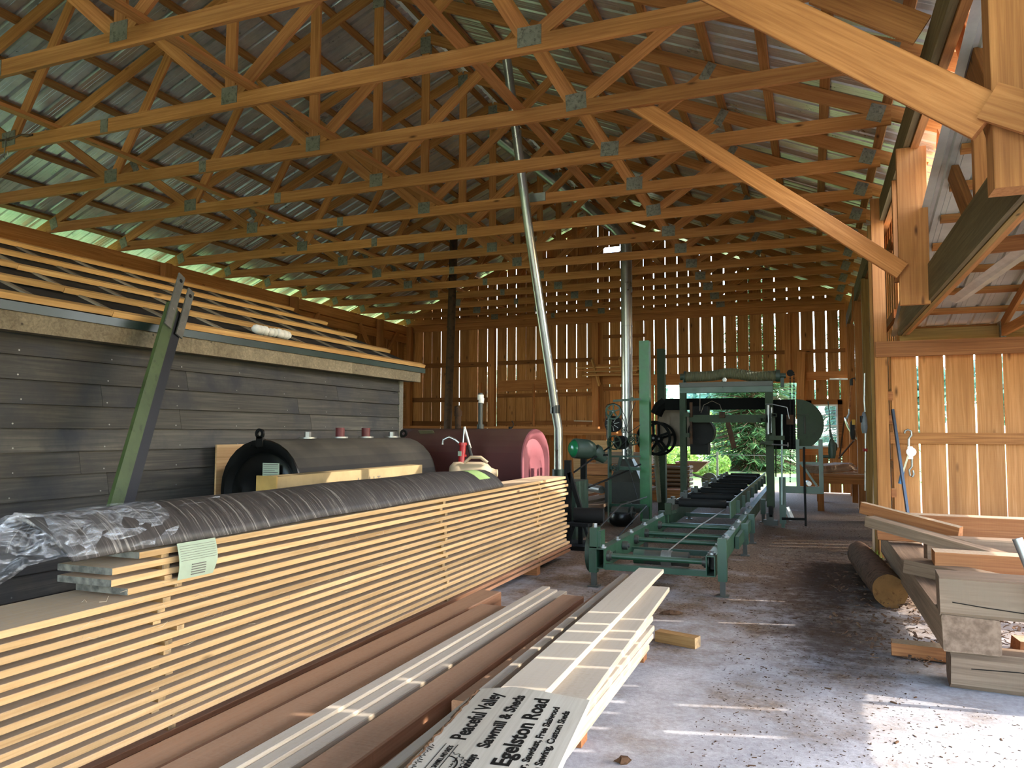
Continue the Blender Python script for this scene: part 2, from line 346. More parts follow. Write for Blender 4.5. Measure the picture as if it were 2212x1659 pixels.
def wrapmat():
    m, nt, P, N, L = mat('brown streaked wrapped siding'); vec, raw, o, i = coords(N, L, (2.5, 60, 2.5))
    n = noise(N, L, vec, 1.0, 4, .7, .6); r = ramp(N, [(.3, rgb('#2c2928')), (.55, rgb('#403b39')), (.68, rgb('#8b857f'))]); L(n, r.inputs[0])
    L(r.outputs[0], P.inputs['Base Color']); P.inputs['Roughness'].default_value = .5; return m
W['wrapped'] = wrapmat()
def filmmat():
    m, nt, P, N, L = mat('clear wrap film'); P.inputs['Base Color'].default_value = (.82,.86,.95,1); P.inputs['Roughness'].default_value = .15
    vec, raw, o, i = coords(N, L, (14, 5, 14), island=False); n = noise(N, L, vec, 1.6, 5, .7, 1.5); r = ramp(N, [(.45, (.04,)*3), (.75, (.55,)*3)]); L(n, r.inputs[0])
    tr = N('ShaderNodeBsdfTransparent'); mx = N('ShaderNodeMixShader'); L(r.outputs[0], mx.inputs[0])
    L(tr.outputs[0], mx.inputs[1]); L(P.outputs[0], mx.inputs[2]); L(mx.outputs[0], nt.nodes['Material Output'].inputs[0]); return m
W['film'] = filmmat()
def glassmat():
    m, nt, P, N, L = mat('window glass'); P.inputs['Base Color'].default_value = (.9,.97,1,1); P.inputs['Roughness'].default_value = .05
    tr = N('ShaderNodeBsdfTransparent'); tr.inputs[0].default_value = (.82,.93,1,1); mx = N('ShaderNodeMixShader'); mx.inputs[0].default_value = .08
    L(tr.outputs[0], mx.inputs[1]); L(P.outputs[0], mx.inputs[2]); L(mx.outputs[0], nt.nodes['Material Output'].inputs[0]); return m
W['glass'] = glassmat()
# ---------------------------------------------------------------- the barn
XL, XR, XM = -10.74, .77, -4.985          # heels and ridge line
ZB, ZRIDGE, SL = 4.38, 7.05, .43          # bottom chord underside, ridge, roof slope
YF = 19.2                                 # far wall
def ztop(x): return ZRIDGE-SL*abs(x-XM)   # upper edge of the top chords
TY = [3.05, 4.28, 5.50, 6.78, 8.07, 9.33, 10.57, 11.77, 12.95, 14.2, 15.4, 16.6, 17.8, 18.98]
# floor, ground
mb = MB(); mb.ab((-11.2, -12.5, -.25), (6.5, 19.6, 0)); tag(mb.build('floor', W['floor'], M=Matrix.Identity(4)), kind='structure')
mb = MB(); g = []
for i in range(41):
    y = -40+i*4.0; g.append([V((-60+j*4.0, y, -.04+(.0 if y < 21 else min(1.2, (y-21)*.02))+.04*math.sin(j*1.7+i*.9))) for j in range(31)])
for k in g:
    for p in k:
        if -15 < p.x < 10 and -14 < p.y < 22: p.z = -.12
mb.grid(g); tag(mb.build('ground', W['ground'], M=Matrix.Identity(4), smooth=60), kind='structure')
# ---- trusses: one thing each
def truss(i, y):
    lab = ['sawn pine roof truss nearest the camera, mostly out at the top left', 'roof truss whose bottom chord leaves the top edge of the photo', 'roof truss whose chord runs from upper left to top centre, past the V of webs'][i] if i < 3 else \
          'sawn pine roof truss against the far board wall, last of the row' if i == len(TY)-1 else 'sawn pine roof truss, %s of the row counted from the camera' % ORD[i]
    r = root('roof_truss', (XM, y, ZB), lab, 'roof truss', 'roof trusses across the barn')
    c = W['truss']; t = .038
    beam('bottom_chord', (XL, y, ZB+.07), (XR, y, ZB+.07), t, .14, c, r)
    for s in (-1, 1):
        xe = XL-.45 if s < 0 else XR+.45
        dz = .075*1.09
        beam('top_chord', (XM, y, ZRIDGE-dz), (xe, y, ztop(xe)-dz), t-.003, .14, c, r)
        q, a, b = XM+s*2.97, XM+s*1.95, XM+s*4.03
        for nm, p0, p1 in (('web', (XM+s*.05, ZB+.13), (a-s*.04, ztop(a)-.13)), ('web', (q-s*.04, ZB+.13), (a+s*.04, ztop(a)-.13)), ('web', (q+s*.04, ZB+.13), (b, ztop(b)-.13))):
            beam(nm, (p0[0], y, p0[1]), (p1[0], y, p1[1]), t-.006, .12 if nm == 'web' else .1, c, r)
    beam('king_post', (XM, y, ZB+.12), (XM, y, ZRIDGE-.2), t-.008, .12, c, r, up=(1,0,0))
    def np_(x, z, w=.17, h=.13, rot=0):
        m = MB(); m.box((x, y, z), (w, t+.008, h), Matrix.Rotation(rot, 3, 'Y')); m.build('nail_plate', W['plate'], r)
    np_(XM, ZB+.13, .18, .16); np_(XM, ZRIDGE-.2, .16, .24)
    for s in (-1, 1):
        np_(XM+s*2.97, ZB+.13, .2, .16, rnd(-.08, .08))
        for o in (1.95, 4.03): np_(XM+s*o, ztop(XM+s*o)-.12, .1, .2, s*.55)
        xe = XL+.16 if s < 0 else XR-.16
        np_(xe+s*.03, ZB+.13, .14, .17, s*.35)
    np_(XM-1.3+rnd(-.3, .3), ZB+.07, .1, .135)
    return r
for i, y in enumerate(TY):
    r_ = truss(i, y)
    if i == 2:
        mb = MB(); pts = [V((-8.75+k*.09, y-.022, ZB+.128+.012*math.sin(k*1.3)+rnd(-.006,.006))) for k in range(14)]
        mb.tube(pts, [.012+.008*(k % 3 == 0) for k in range(14)], 6); mb.build('bark_edge', W['bark'], r_, smooth=60)
hk = V((-7.99, 5.47, ZB+.1)); mb = MB(); mb.tube([hk+V((0,0,.06)), hk, hk+V((.01,-.01,-.1)), hk+V((-.0,-.01,-.17)), hk+V((.03,-.01,-.2)), hk+V((.06,-.01,-.16)), hk+V((.055,-.01,-.12))], .006, 6)
tag(mb.build('wire_hook', W['galv'], smooth=60), 'wire hook hanging from a truss chord at the upper left', 'hook')
tag(beam('sheathing_board', at(1765, -22, Y=5.462), at(1992, 66, Y=5.462), .028, .2, W['post']), 'stained board nailed across the truss heel at the upper right', 'board')
# ---- purlins and roof sheets
Y0R, Y1R = -12.0, 19.75
nrm = {-1: V((-SL, 0, 1)).normalized(), 1: V((SL, 0, 1)).normalized()}
for s in (-1, 1):
    side = 'left' if s < 0 else 'right'
    for k in range(11):
        d = .12+k*.56; x = XM+s*d
        p = V((x, 0, ztop(x)))+nrm[s]*.021
        o = beam('roof_purlin', (p.x, Y0R+.1, p.z), (p.x, Y1R-.1, p.z), .09, .038, W['purlin'], up=nrm[s])
        tag(o, 'roof purlin on the %s slope, %s down from the ridge' % (side, ORD[k]), 'purlin', 'roof purlins under the metal sheets')
    xe = XM+s*(XR-XM+.62)
    rows = []; y = Y0R
    prof = []
    while y < Y1R:                                               # ribbed sheet profile along y
        prof += [(y, 0), (y+.035, 0), (y+.052, .03), (y+.073, .03), (y+.09, 0), (y+.135, 0), (y+.139, .004), (y+.143, 0), (y+.18, 0), (y+.184, .004), (y+.188, 0)]; y += .2286
    for x in (XM+s*.02, xe):
        rows.append([V((x, yy, ztop(x)))+nrm[s]*(.046+h) for yy, h in prof])
    mb = MB(); mb.grid(rows); tag(mb.build('roof_'+side, W['roof'], solid=.002), kind='structure')
mb = MB()
for s in (-1, 1): mb.grid([[V((XM, Y0R, ZRIDGE+.1)), V((XM, Y1R, ZRIDGE+.1))], [V((XM+s*.2, Y0R, ZRIDGE+.015)), V((XM+s*.2, Y1R, ZRIDGE+.015))]])
tag(mb.build('roof_ridge', W['roof'], solid=.002), kind='structure')
# ---- boards running lengthways on the bottom chords
for x, y0, y1, lab in ((-7.27, 3.2, 19.0, 'long runner board lying on the truss chords, leftmost of three'), (-4.72, 3.0, 12.2, 'long runner board on the truss chords left of the chimney pipe'),
                       (-2.6, 3.0, 14.3, 'long runner board on the truss chords crossing behind the slanting chimney pipe')):
    tag(beam('runner_board', (x, y0, ZB+.16), (x, y1, ZB+.16), .1, .036, W['truss']), lab, 'board', 'runner boards on the trusses')
# ---- far wall: boards with gaps, openings, girts
def wall_boards(name, axis, c, a0, a1, z0, ztopf, holes, pitch, gapf, m, thick=.024, back=None):
    mb = MB(); a = a0; k = 0
    while a < a1-.03:
        w = min(pitch*rnd(.93, 1.07), a1-a); g = gapf(a+w); b = a+w-g
        zt = min(ztopf(a), ztopf(b)) if ztopf else z0+2
        cuts = [(z0, zt)]
        for h0, h1, hz0, hz1 in holes:
            if b > h0+.01 and a < h1-.01:
                nc = []
                for q0, q1 in cuts:
                    if hz0 > q0: nc.append((q0, min(q1, hz0)))
                    if hz1 < q1: nc.append((max(q0, hz1), q1))
                cuts = [q for q in nc if q[1]-q[0] > .02]
        for q0, q1 in cuts:
            if axis == 'X': mb.ab((a, c-thick/2, q0), (b, c+thick/2, q1))
            else: mb.ab((c-thick/2, a, q0), (c+thick/2, b, q1))
        a += w; k += 1
    o = mb.build(name, m, M=Matrix.Identity(4)); return tag(o, kind='structure')
OPN = (-3.66, -.36, -.2, 2.57); WIN = (.0, .56, 1.06, 2.05); HOLE = (-5.02, -4.5, 5.93, 6.2)
def gapfar(x):
    if x < -8.2: return random.choice((.003, .006, .01, .018))
    if x < -3.7: return random.choice((.006, .012, .018, .022))
    return rnd(.022, .034)
wb = wall_boards('wall_back', 'X', YF, -10.8, .95, .02, lambda x: ztop(x)+.02, [OPN, WIN, HOLE], .285, gapfar, W['board'])
mb = MB(); mb.ab((-7.9, YF+.014, .0), (-3.7, YF+.034, 2.45)); o = mb.build('backing', W['board'], wb)
def girt(p0, p1, h, d=.045, parent=wb, m=None, up=(0,0,1)): return beam('girt', p0, p1, d, h, m or W['girt'], parent, up)
for z in (1.62, 2.28, 3.25):
    girt((-10.7, YF-.036, z), (-8.2, YF-.036, z-.02), .13)
    if z != 2.28: girt((-7.95, YF-.036, z), (-5.3, YF-.036, z+.02), .11)
girt((-7.95, YF-.036, 2.62), (-5.3, YF-.036, 2.66), .3, m=W['truss']); girt((-7.95, YF-.036, 2.36), (-5.3, YF-.036, 2.38), .1)
girt((-5.0, YF-.036, 2.74), (-3.0, YF-.036, 2.72), .24, m=W['truss']); girt((-5.0, YF-.036, 2.5), (-3.9, YF-.036, 2.5), .1); girt((-5.0, YF-.036, 1.7), (-3.7, YF-.036, 1.7), .1)
girt((-3.7, YF-.04, 2.68), (-.3, YF-.04, 2.68), .22, m=W['truss'])
girt((-5.0, YF-.036, 3.85), (-3.9, YF-.036, 3.85), .09); girt((-5.0, YF-.036, 3.28), (-.5, YF-.036, 3.3), .09); girt((-.25, YF-.036, 3.3), (.75, YF-.036, 3.3), .09)
girt((-.1, YF-.036, 2.72), (.75, YF-.036, 2.72), .2, m=W['truss']); girt((-.2, YF-.036, .96), (.75, YF-.036, .96), .16, m=W['truss'])
girt((-10.7, YF-.036, 4.3), (.75, YF-.036, 4.34), .2, m=W['truss'])
girt((-10, YF-.036, 5.2), (-.6, YF-.036, 5.2), .09); girt((-8, YF-.036, 6.0), (-2, YF-.036, 6.0), .09)
beam('jamb', (-3.78, YF-.05, 0), (-3.78, YF-.05, 2.57), .07, .1, W['post'], wb); beam('jamb', (-3.6, YF-.02, 0), (-3.6, YF-.02, 2.57), .05, .12, W['board'], wb)
for x, w, lab in ((-8.07, .2, 'pine post on the far wall behind the red tank, left of the rack'), (-5.17, .17, 'pine post on the far wall under the sticker rack'),
                  (-.5, .13, 'pine post on the far wall above the saw head'), (-.25, .13, 'pine post at the right edge of the far doorway')):
    b, t = (0, 4.2) if x != -.5 else (2.8, 4.2)
    if x == -.25: t = 3.15
    o = beam('wall_post', (x, YF-.13, b), (x, YF-.13, t), .14, w, W['post'], up=(1,0,0)); tag(o, lab, 'post', 'posts on the far wall')
# window in the far wall
wf = root('window_1', (.28, YF, 1.06), None, None, kind='structure')
mb = MB(); x0, x1, z0, z1 = WIN; f = .04
mb.ab((x0, YF-.04, z0), (x0+f, YF+.03, z1)); mb.ab((x1-f, YF-.04, z0), (x1, YF+.03, z1)); mb.ab((x0+f, YF-.04, z0), (x1-f, YF+.03, z0+f)); mb.ab((x0+f, YF-.04, z1-f), (x1-f, YF+.03, z1))
for k in (1, 2): mb.ab((x0+k*(x1-x0)/3-.008, YF-.02, z0+f), (x0+k*(x1-x0)/3+.008, YF+.0, z1-f))
for k in (1, 2, 3): mb.ab((x0+f, YF-.022, z0+k*(z1-z0)/4-(.014 if k == 2 else .008)), (x1-f, YF+.002, z0+k*(z1-z0)/4+(.014 if k == 2 else .008)))
mb.build('window_frame', W['white_paint'], wf)
mb = MB(); mb.ab((x0+f, YF+.004, z0+f), (x1-f, YF+.008, z1-f)); mb.build('pane', W['glass'], wf)
mb = MB(); mb.ab((x0-.12, YF-.05, z0-.02), (x0, YF-.013, z1+.1)); mb.ab((x1, YF-.05, z0-.02), (x1+.1, YF-.013, z1+.1)); mb.ab((x0-.12, YF-.05, z1), (x1+.1, YF-.013, z1+.12)); mb.build('casing', W['girt'], wf)
# ---- left wall
wl = wall_boards('wall_left', 'Y', -10.84, -12.0, 19.2, .02, lambda y: 4.2, [(-11.5, 11.8, -.1, 2.95)], .285, lambda y: random.choice((.004, .006, .01)), W['board'])
for z in (1.2, 2.4, 3.3): beam('girt', (-10.8, 12 if z < 3 else -11.9, z), (-10.8, 19.1, z), .045, .11, W['girt'], wl)
for k, dz in enumerate((0, .16)): beam('plate_board', (-10.7-.05*k, -.4, 4.25), (-10.7-.05*k, 19.1, 4.25), .04, .24, W['truss'], wl)
beam('carrier', (-10.66, -.4, 3.98), (-10.66, 19.1, 3.98), .04, .2, W['truss'], wl)
for k, y in enumerate((3.0, 6.6, 10.2, 13.8, 17.4, 19.0)):
    o = beam('wall_post', (-10.58, y, 0), (-10.58, y, 4.34), .14, .14, W['post'], up=(1,0,0)); tag(o, 'post of the left wall, %s from the camera, above the shed roof' % ORD[k], 'post', 'posts of the left wall')
    if 3 < y < 18.5:
        for s in (-1, 1):
            o = beam('wall_brace', (-10.6, y+s*.12, 3.2), (-10.6, y+s*.95, 4.1), .035, .13, W['post']); tag(o, 'knee brace %s post %d of the left wall' % ('before' if s < 0 else 'beyond', k+1) if 0 else 'diagonal brace on the %s side of the %s left wall post' % ('near' if s < 0 else 'far', ORD[k]), 'brace', 'braces of the left wall')
beam('corner_board', (-10.8, 19.15, .02), (-10.8, 19.15, 4.3), .1, .14, W['board'], wl, up=(1,0,0))
# ---- right wall beyond the wing
wr = wall_boards('wall_right', 'Y', .98, 9.9, 19.2, .02, lambda y: 4.36, [], .285, lambda y: random.choice((.012, .02, .03)), W['board'])
for z in (1.0, 1.9, 2.8, 3.7): beam('girt', (.945, 9.95, z), (.945, 19.1, z), .045, .1, W['girt'], wr)
for k, (y, m) in enumerate(((11.3, 'oldpost'), (13.2, 'oldpost'), (15.4, 'post'), (18.6, 'post'))):
    o = beam('wall_post', (.84, y, 0), (.84, y, 3.83), .14, .15, W[m], up=(1,0,0)); tag(o, 'post of the right wall, %s beyond the wing' % ORD[k], 'post', 'posts of the right wall')
# upper header carrying the truss heels
h = root('header_beam', (.82, 11, 3.83), 'greenish built-up header beam under the right truss heels', 'beam')
beam('ply_board', (.795, 2.2, 3.96), (.795, 19.1, 3.96), .05, .25, W['old'], h); beam('ply_board', (.855, 2.2, 3.95), (.855, 19.1, 3.95), .06, .27, W['post'], h)  # second ply takes a brighter wood to paint in the lit underside
tag(beam('plate_beam', (.9, 2.2, 4.23), (.9, 19.1, 4.23), .04, .3, W['post']), 'lit plate board above the greenish header on the right', 'beam')
# lower header over the wing opening
h = root('header_beam', (.98, 6, 2.5), 'dark lower header beam sloping across the right side above the timbers', 'beam')
beam('ply_board', (.945, 2.0, 2.66), (.945, 9.66, 2.66), .03, .31, W['old'], h); beam('ply_board', (.982, 2.0, 2.655), (.982, 9.66, 2.655), .035, .31, W['oldpost'], h); beam('ply_board', (1.025, 2.0, 2.665), (1.025, 9.66, 2.665), .04, .31, W['post'], h)
# post at the corner of the wing
tag(beam('corner_post', (.745, 9.66, 0), (.745, 9.66, 4.1), .12, .13, W['post'], up=(1,0,0)), 'square pine post at the corner of the right board wall', 'post')
tag(beam('corner_post', (.69, 9.8, 0), (.69, 9.8, 3.83), .1, .08, W['oldpost'], up=(1,0,0)), 'darker treated post tight behind the corner post', 'post')
# struts and diagonals between the two headers
def strut(p0, p1, w, h, m, lab, up=(1,0,0), ch=.004): tag(beam('header_strut', p0, p1, w, h, W[m], up=up, ch=ch), lab, 'strut')
strut((.83, 7.2, 2.48), (.83, 7.2, 3.83), .06, .23, 'post', 'wide orange plank hanging between the headers, foot below the dark beam')
strut((.86, 3.72, 2.42), (.86, 3.72, 4.4), .14, .26, 'post', 'near hanging timber at the right edge of the photo')
strut((.86, 8.1, 2.84), (.86, 8.1, 3.83), .05, .2, 'girt', 'dark strut behind the wide hanging plank')
strut((1.0, 8.9, 2.84), (1.0, 8.9, 4.38), .1, .12, 'post', 'orange strut left of the wide hanging plank')
strut((1.16, 6.2, 2.84), (1.16, 6.2, 4.3), .09, .1, 'post', 'slim upright behind the header, left of two in the roof gap')
strut((1.14, 5.5, 2.84), (1.14, 5.5, 4.3), .09, .09, 'post', 'slim upright behind the header, right of two in the roof gap')
strut(at(2030, 300, X=1.06), at(2098, 470, X=1.06), .05, .17, 'girt', 'long dark diagonal plank between the headers', up=(0,0,1))
strut(at(2062, 26, X=1.0), at(2168, 310, X=1.0), .05, .26, 'girt', 'broad dark diagonal plank at the upper right corner', up=(0,0,1))
strut((.98, 9.3, 2.9), (.98, 8.6, 4.2), .05, .14, 'girt', 'dark diagonal strut against the corner post', up=(0,0,1))
strut((1.14, 5.2, 2.86), (1.14, 4.2, 4.0), .04, .12, 'post', 'pale diagonal strut beside the near hanging timber', up=(0,0,1))
# knee braces from the right posts up to the trusses
tag(beam('knee_brace', (.73, 7.12, 2.76), (-1.55, 6.83, 4.5), .04, .145, W['truss'], ch=.003), 'long knee brace board from the hanging plank up to the trusses', 'brace')
tag(beam('knee_brace', (.72, 3.66, 2.72), (-1.25, 4.32, 4.52), .045, .19, W['truss'], ch=.004), 'nearest wide knee brace board across the top right', 'brace')
tag(beam('brace_block', (.715, 3.62, 2.78), (.86, 3.55, 2.67), .05, .15, W['truss']), 'short offcut of brace nailed against the near hanging timber', 'block')
# ---- the wing on the right
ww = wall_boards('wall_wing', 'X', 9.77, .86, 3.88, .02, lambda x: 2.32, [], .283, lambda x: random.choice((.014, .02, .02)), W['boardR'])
beam('girt', (.83, 9.73, 1.34), (3.86, 9.73, 1.34), .05, .125, W['post'], ww); beam('girt', (.83, 9.73, .35), (3.86, 9.73, .35), .05, .12, W['post'], ww)
for x, z in ((.84, 1.82), (.84, 1.55), (.85, .72)): m = MB(); m.box((x, 9.72, z), (.05, .05, .1)); m.build('nailing_block', W['cedar'], ww)
tag(beam('wall_beam', (.69, 9.58, 2.345), (3.76, 9.58, 2.345), .06, .175, W['cedar']), 'brown beam along the top of the right board wall', 'beam')
tag(beam('plate_beam', (.95, 9.75, 2.505), (3.86, 9.75, 2.505), .14, .145, W['oldpost']), 'pale plate on top of the right board wall under the roof sheets', 'beam')
# wing roof rises towards the camera
WS = .25
YRW = 1.6
def zw(y): return 2.53+WS*(10.05-y) if y > YRW else 2.53+WS*(10.05-YRW)-WS*(YRW-y)
for half, (ya, yb) in enumerate(((10.15, YRW), (YRW, -1.4))):
    prof = []; x = .9
    while x < 3.74: prof += [(x, 0), (x+.06, 0), (x+.072, .02), (x+.1, .02), (x+.112, 0), (x+.15, 0), (x+.154, .004), (x+.158, 0), (x+.19, 0), (x+.194, .004), (x+.198, 0)]; x += .2286
    prof.append((3.935, 0))
    mb = MB(); mb.grid([[V((xx, y, zw(y)+.05+hh)) for xx, hh in prof] for y in (ya, yb)]); tag(mb.build('roof_wing_far' if half == 0 else 'roof_wing_near', W['wroof'], solid=.002), kind='structure')
k = 0; y = 9.9
while y > -1.2:
    o = beam('roof_purlin', (1.06, y, zw(y)+.025), (3.85, y, zw(y)+.025), .085, .04, W['purlin'], up=(0, WS, 1)); tag(o, 'purlin under the white roof sheets of the right wing, %s from its board wall' % ORD[min(k, 22)], 'purlin', 'purlins of the wing roof')
    y -= .51; k += 1
t = root('wing_truss', (1.95, 9.7, 2.45), 'light truss of the right wing with its heel on the board wall', 'roof truss')
beam('bottom_chord', (1.95, 9.85, 2.5), (1.95, -1, 2.52), .04, .1, W['post'], t); beam('top_chord', (1.95, 10.0, 2.48), (1.95, YRW+.05, 2.48+WS*(10-YRW-.05)), .037, .1, W['post'], t); beam('top_chord', (1.95, -1.0, zw(-1)-.08), (1.95, YRW, 2.48+WS*(10-YRW-.05)), .037, .1, W['post'], t)
beam('web', (1.95, 7.2, 2.53), (1.95, 6.4, 3.3), .035, .09, W['post'], t); beam('web', (1.95, 7.2, 2.53), (1.95, 8.1, 2.9), .035, .09, W['post'], t)
m = MB(); m.box((1.95, 9.68, 2.52), (.05, .16, .2)); m.build('nail_plate', W['plate'], t)
tag(beam('roof_board', (1.35, 7.3, 2.95), (2.3, 6.0, 2.75), .04, .12, W['cedar']), 'rough brown board sloping under the wing roof at the right edge', 'board')
mb = MB(); mb.grid([[V((1.3, 8.7, 2.74)), V((1.72, 7.1, 3.02))], [V((1.36, 8.7, 2.70)), V((1.8, 7.1, 2.98))], [V((1.44, 8.7, 2.72)), V((1.9, 7.1, 3.0))]]); tag(mb.build('metal_flashing', W['trim_metal'], solid=.002), 'loose strip of pale metal flashing hanging under the wing roof', 'flashing')
# open gable end of the wing on the right (its boards throw the light stripes), posts and lintel
GX = 3.9
mb = MB(); a = -1.0
for gy, gw in ((4.11, .03), (4.54, .03), (4.82, .036), (5.03, .03), (5.2, .036), (5.47, .03), (7.03, .036), (7.3, .012), (7.86, .036), (9.75, 0)):
    while a < gy-.001:                                            # boards between two open gaps stand tight
        b = min(a+.29, gy-gw/2) if gy-a > .4 else gy-gw/2
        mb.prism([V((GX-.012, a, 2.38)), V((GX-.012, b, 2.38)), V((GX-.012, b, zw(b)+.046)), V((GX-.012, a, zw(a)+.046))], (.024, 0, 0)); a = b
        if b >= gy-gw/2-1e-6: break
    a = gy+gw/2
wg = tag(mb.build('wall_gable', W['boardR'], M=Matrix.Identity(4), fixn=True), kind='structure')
for gy in (4.11, 4.54, 5.03, 5.47): beam('gap_blocker', (GX+.026, gy, 2.38), (GX+.026, gy, 3.05), .024, .09, W['boardR'], wg, up=(0,1,0))  # unseen boards added over the low gaps to keep extra sun stripes out
beam('lintel', (GX-.06, -1.0, 2.455), (GX-.06, 9.75, 2.455), .1, .15, W['post'], wg); beam('girt', (GX-.04, -1, 3.0), (GX-.04, 9.75, 3.0), .05, .13, W['post'], wg)
for k, y in enumerate((-1.0, 5.6, 9.6)): tag(beam('wing_post', (GX-.06, y, -.1), (GX-.06, y, 2.38), .15, .15, W['oldpost'], up=(1,0,0)), 'post of the wing gable opening outside the frame, %s' % ORD[k], 'post', 'posts of the wing gable')
wall_boards('wall_front_right', 'Y', .98, -12.0, -1.45, .02, lambda y: 4.36, [], .285, lambda y: random.choice((.004, .008, .014)), W['board'])
# ---------------------------------------------------------------- the dark shed standing inside the barn
SX, SY0, SY1 = -5.0, -1.2, 8.74
sh = root('garden_shed', (SX-1.5, 4, 0), 'dark stained lap sided shed with an unfinished battened roof, on the left', 'shed')
mb = MB(); z = .095; k = 0; nails = MB()
while z < 2.02:
    y = SY0; h = .19
    while y < SY1-.02:
        L = rnd(1.7, 3.9); y1 = min(y+L, SY1-.09)
        if SY1-.09-y1 < .5: y1 = SY1-.09
        mb.hexa([V((SX-.02, y, z)), V((SX+.05, y, z)), V((SX+.05, y1-.003, z)), V((SX-.02, y1-.003, z)), V((SX-.02, y, z+h)), V((SX+.012, y, z+h)), V((SX+.012, y1-.003, z+h)), V((SX-.02, y1-.003, z+h))])
        y = y1 if y1 < SY1-.1 else SY1
    for q in range(12):
        yn = .75+q*.7+rnd(-.03, .03); nails.cyl((SX+.047, yn, z+.03), (SX+.0505, yn, z+.03), .006, n=6)
    z += .1645; k += 1
mb.build('lap_siding', W['siding'], sh, M=Matrix.Identity(4)); tag(nails.build('nail_heads', W['galv'], sh, M=Matrix.Identity(4)), kind='stuff')
mb = MB(); mb.ab((SX-.08, SY0, .1), (SX-.02, SY1-.02, 2.15)); mb.ab((-9.3, SY1-.12, .1), (SX-.02, SY1-.06, 2.2)); mb.prism([V((-9.3, SY1-.12, 2.2)), V((SX-.02, SY1-.12, 2.2)), V((-7.15, SY1-.12, 3.05))], (0, .06, 0)); mb.build('wall_panel', W['siding'], sh, M=Matrix.Identity(4))
beam('corner_board', (SX+.025, SY1-.045, .1), (SX+.025, SY1-.045, 2.07), .1, .04, W['corner'], sh, up=(1,0,0))
y = SY0
for L in (3.1, 3.0, 2.4, 1.6):
    y1 = min(y+L, SY1+.22); beam('frieze_board', (SX+.2, y, 2.105), (SX+.2, y1-.004, 2.105), .03, .13, W['frieze'], sh); y = y1
mb = MB(); mb.ab((SX+.0, SY0, 2.05), (SX+.19, SY1+.2, 2.07)); mb.build('soffit', W['frieze'], sh, M=Matrix.Identity(4))
def zs(x): return 2.2+.415*(-4.72-x)
mb = MB(); mb.ab((SX+.215, SY0, 2.165), (SX+.24, SY1+.24, 2.225)); mb.build('drip_edge', W['drip'], sh, M=Matrix.Identity(4))
mb = MB()
for xa, xb, s in ((-4.78, -7.2, 1), ):
    mb.hexa([V((xa, SY0, zs(xa)-.03)), V((xb, SY0, zs(xb)-.03)), V((xb, SY1+.24, zs(xb)-.03)), V((xa, SY1+.24, zs(xa)-.03)), V((xa, SY0, zs(xa))), V((xb, SY0, zs(xb))), V((xb, SY1+.24, zs(xb))), V((xa, SY1+.24, zs(xa)))])
xb = -7.2; xc = -9.5
mb.hexa([V((xb, SY0, zs(xb)-.03)), V((xc, SY0, zs(xb)-.03-.95)), V((xc, SY1+.24, zs(xb)-.98)), V((xb, SY1+.24, zs(xb)-.03)), V((xb, SY0, zs(xb))), V((xc, SY0, zs(xb)-.95)), V((xc, SY1+.24, zs(xb)-.95)), V((xb, SY1+.24, zs(xb)))])
mb.build('roof_felt', W['felt'], sh, M=Matrix.Identity(4))
up = V((.415, 0, 1)).normalized()
y = .6; 
while y < SY1+.2:
    beam('strapping', V((-4.85, y, zs(-4.85)))+up*.008, V((-7.1, y, zs(-7.1)))+up*.008, .05, .015, W['strap'], sh, up=up); y += .61
for k, x in enumerate((-4.8, -5.31, -5.83, -6.36, -6.9)):
    ye = SY1+.22-(.0 if k == 0 else rnd(-.02, .1))
    beam('roof_batten', V((x, SY0, zs(x)))+up*.03, V((x, 4.1, zs(x)))+up*.036, .075, .04, W['batten'], sh, up=up)
    beam('roof_batten', V((x, 4.104, zs(x)))+up*.03, V((x, ye, zs(x)))+up*.036, .075, .04, W['batten'], sh, up=up)
beam('skid', (SX-.02, SY0, .09), (SX-.02, SY1, .09), .14, .18, W['cedar'], sh)
# tuft of insulation on its roof edge
mb = MB()
for k in range(16):
    p = V((-5.0+rnd(-.05, .05), 5.9+k*.036, zs(-5.0)+.055)); mb.lathe(p-V((0,0,.04)), (0,0,1), [(0, .01), (.02, .04), (.05, .05), (.08, .03), (.09, .0)], 8)
tag(mb.build('insulation_tuft', W['wool'], smooth=80), 'tuft of white insulation lying on the shed roof edge', 'insulation')
# leaning steel mast with forked top
a, b = at(228, 1162, X=-4.15), at(372, 660, X=-4.6)
a = a+(a-b)*.36; a.z = max(a.z, .02)
d = (b-a).normalized(); mast = root('leaning_mast', a, 'green and black steel mast with a forked top leaning on the shed', 'steel mast')
zv = (V((1, 0, 0))-d*d.x).normalized(); yv = zv.cross(d); yv = yv if yv.y > 0 else -yv     # yv: towards the far end, zv: out from the shed
mb = MB(); mb.bar(a, b, .1, .03, up=zv); mb.build('green_face', paint('olive mast paint', '#465530', .4, wear='#353f24', amt=.55), mast)
mb = MB(); mb.bar(a+yv*.1+zv*-.01, b+yv*.1+zv*-.01, .09, .03, up=zv); mb.bar(a+yv*.05+zv*-.05, b+yv*.05+zv*-.05, .03, .07, up=zv); mb.build('black_side', paint('scuffed black steel', '#17181c', .4, wear='#8e8e88', amt=.66, scale=14), mast)
fk = paint('scuffed fork steel', '#6c6a62', .45, metal=.4, wear='#b5b0a4', amt=.6, scale=12)
for s, q in ((-.01, .3), (.12, .25)):
    mb = MB(); p0 = b+yv*s-d*.22+zv*.022; p1 = b+yv*s+d*q+zv*.022; mb.bar(p0, p1, .07, .012, up=zv); mb.build('fork_plate', fk, mast)
    mb = MB(); mb.cyl(p1-d*.06+zv*.0065, p1-d*.06+zv*.01, .016); mb.build('pin_hole', W['black'], mast)
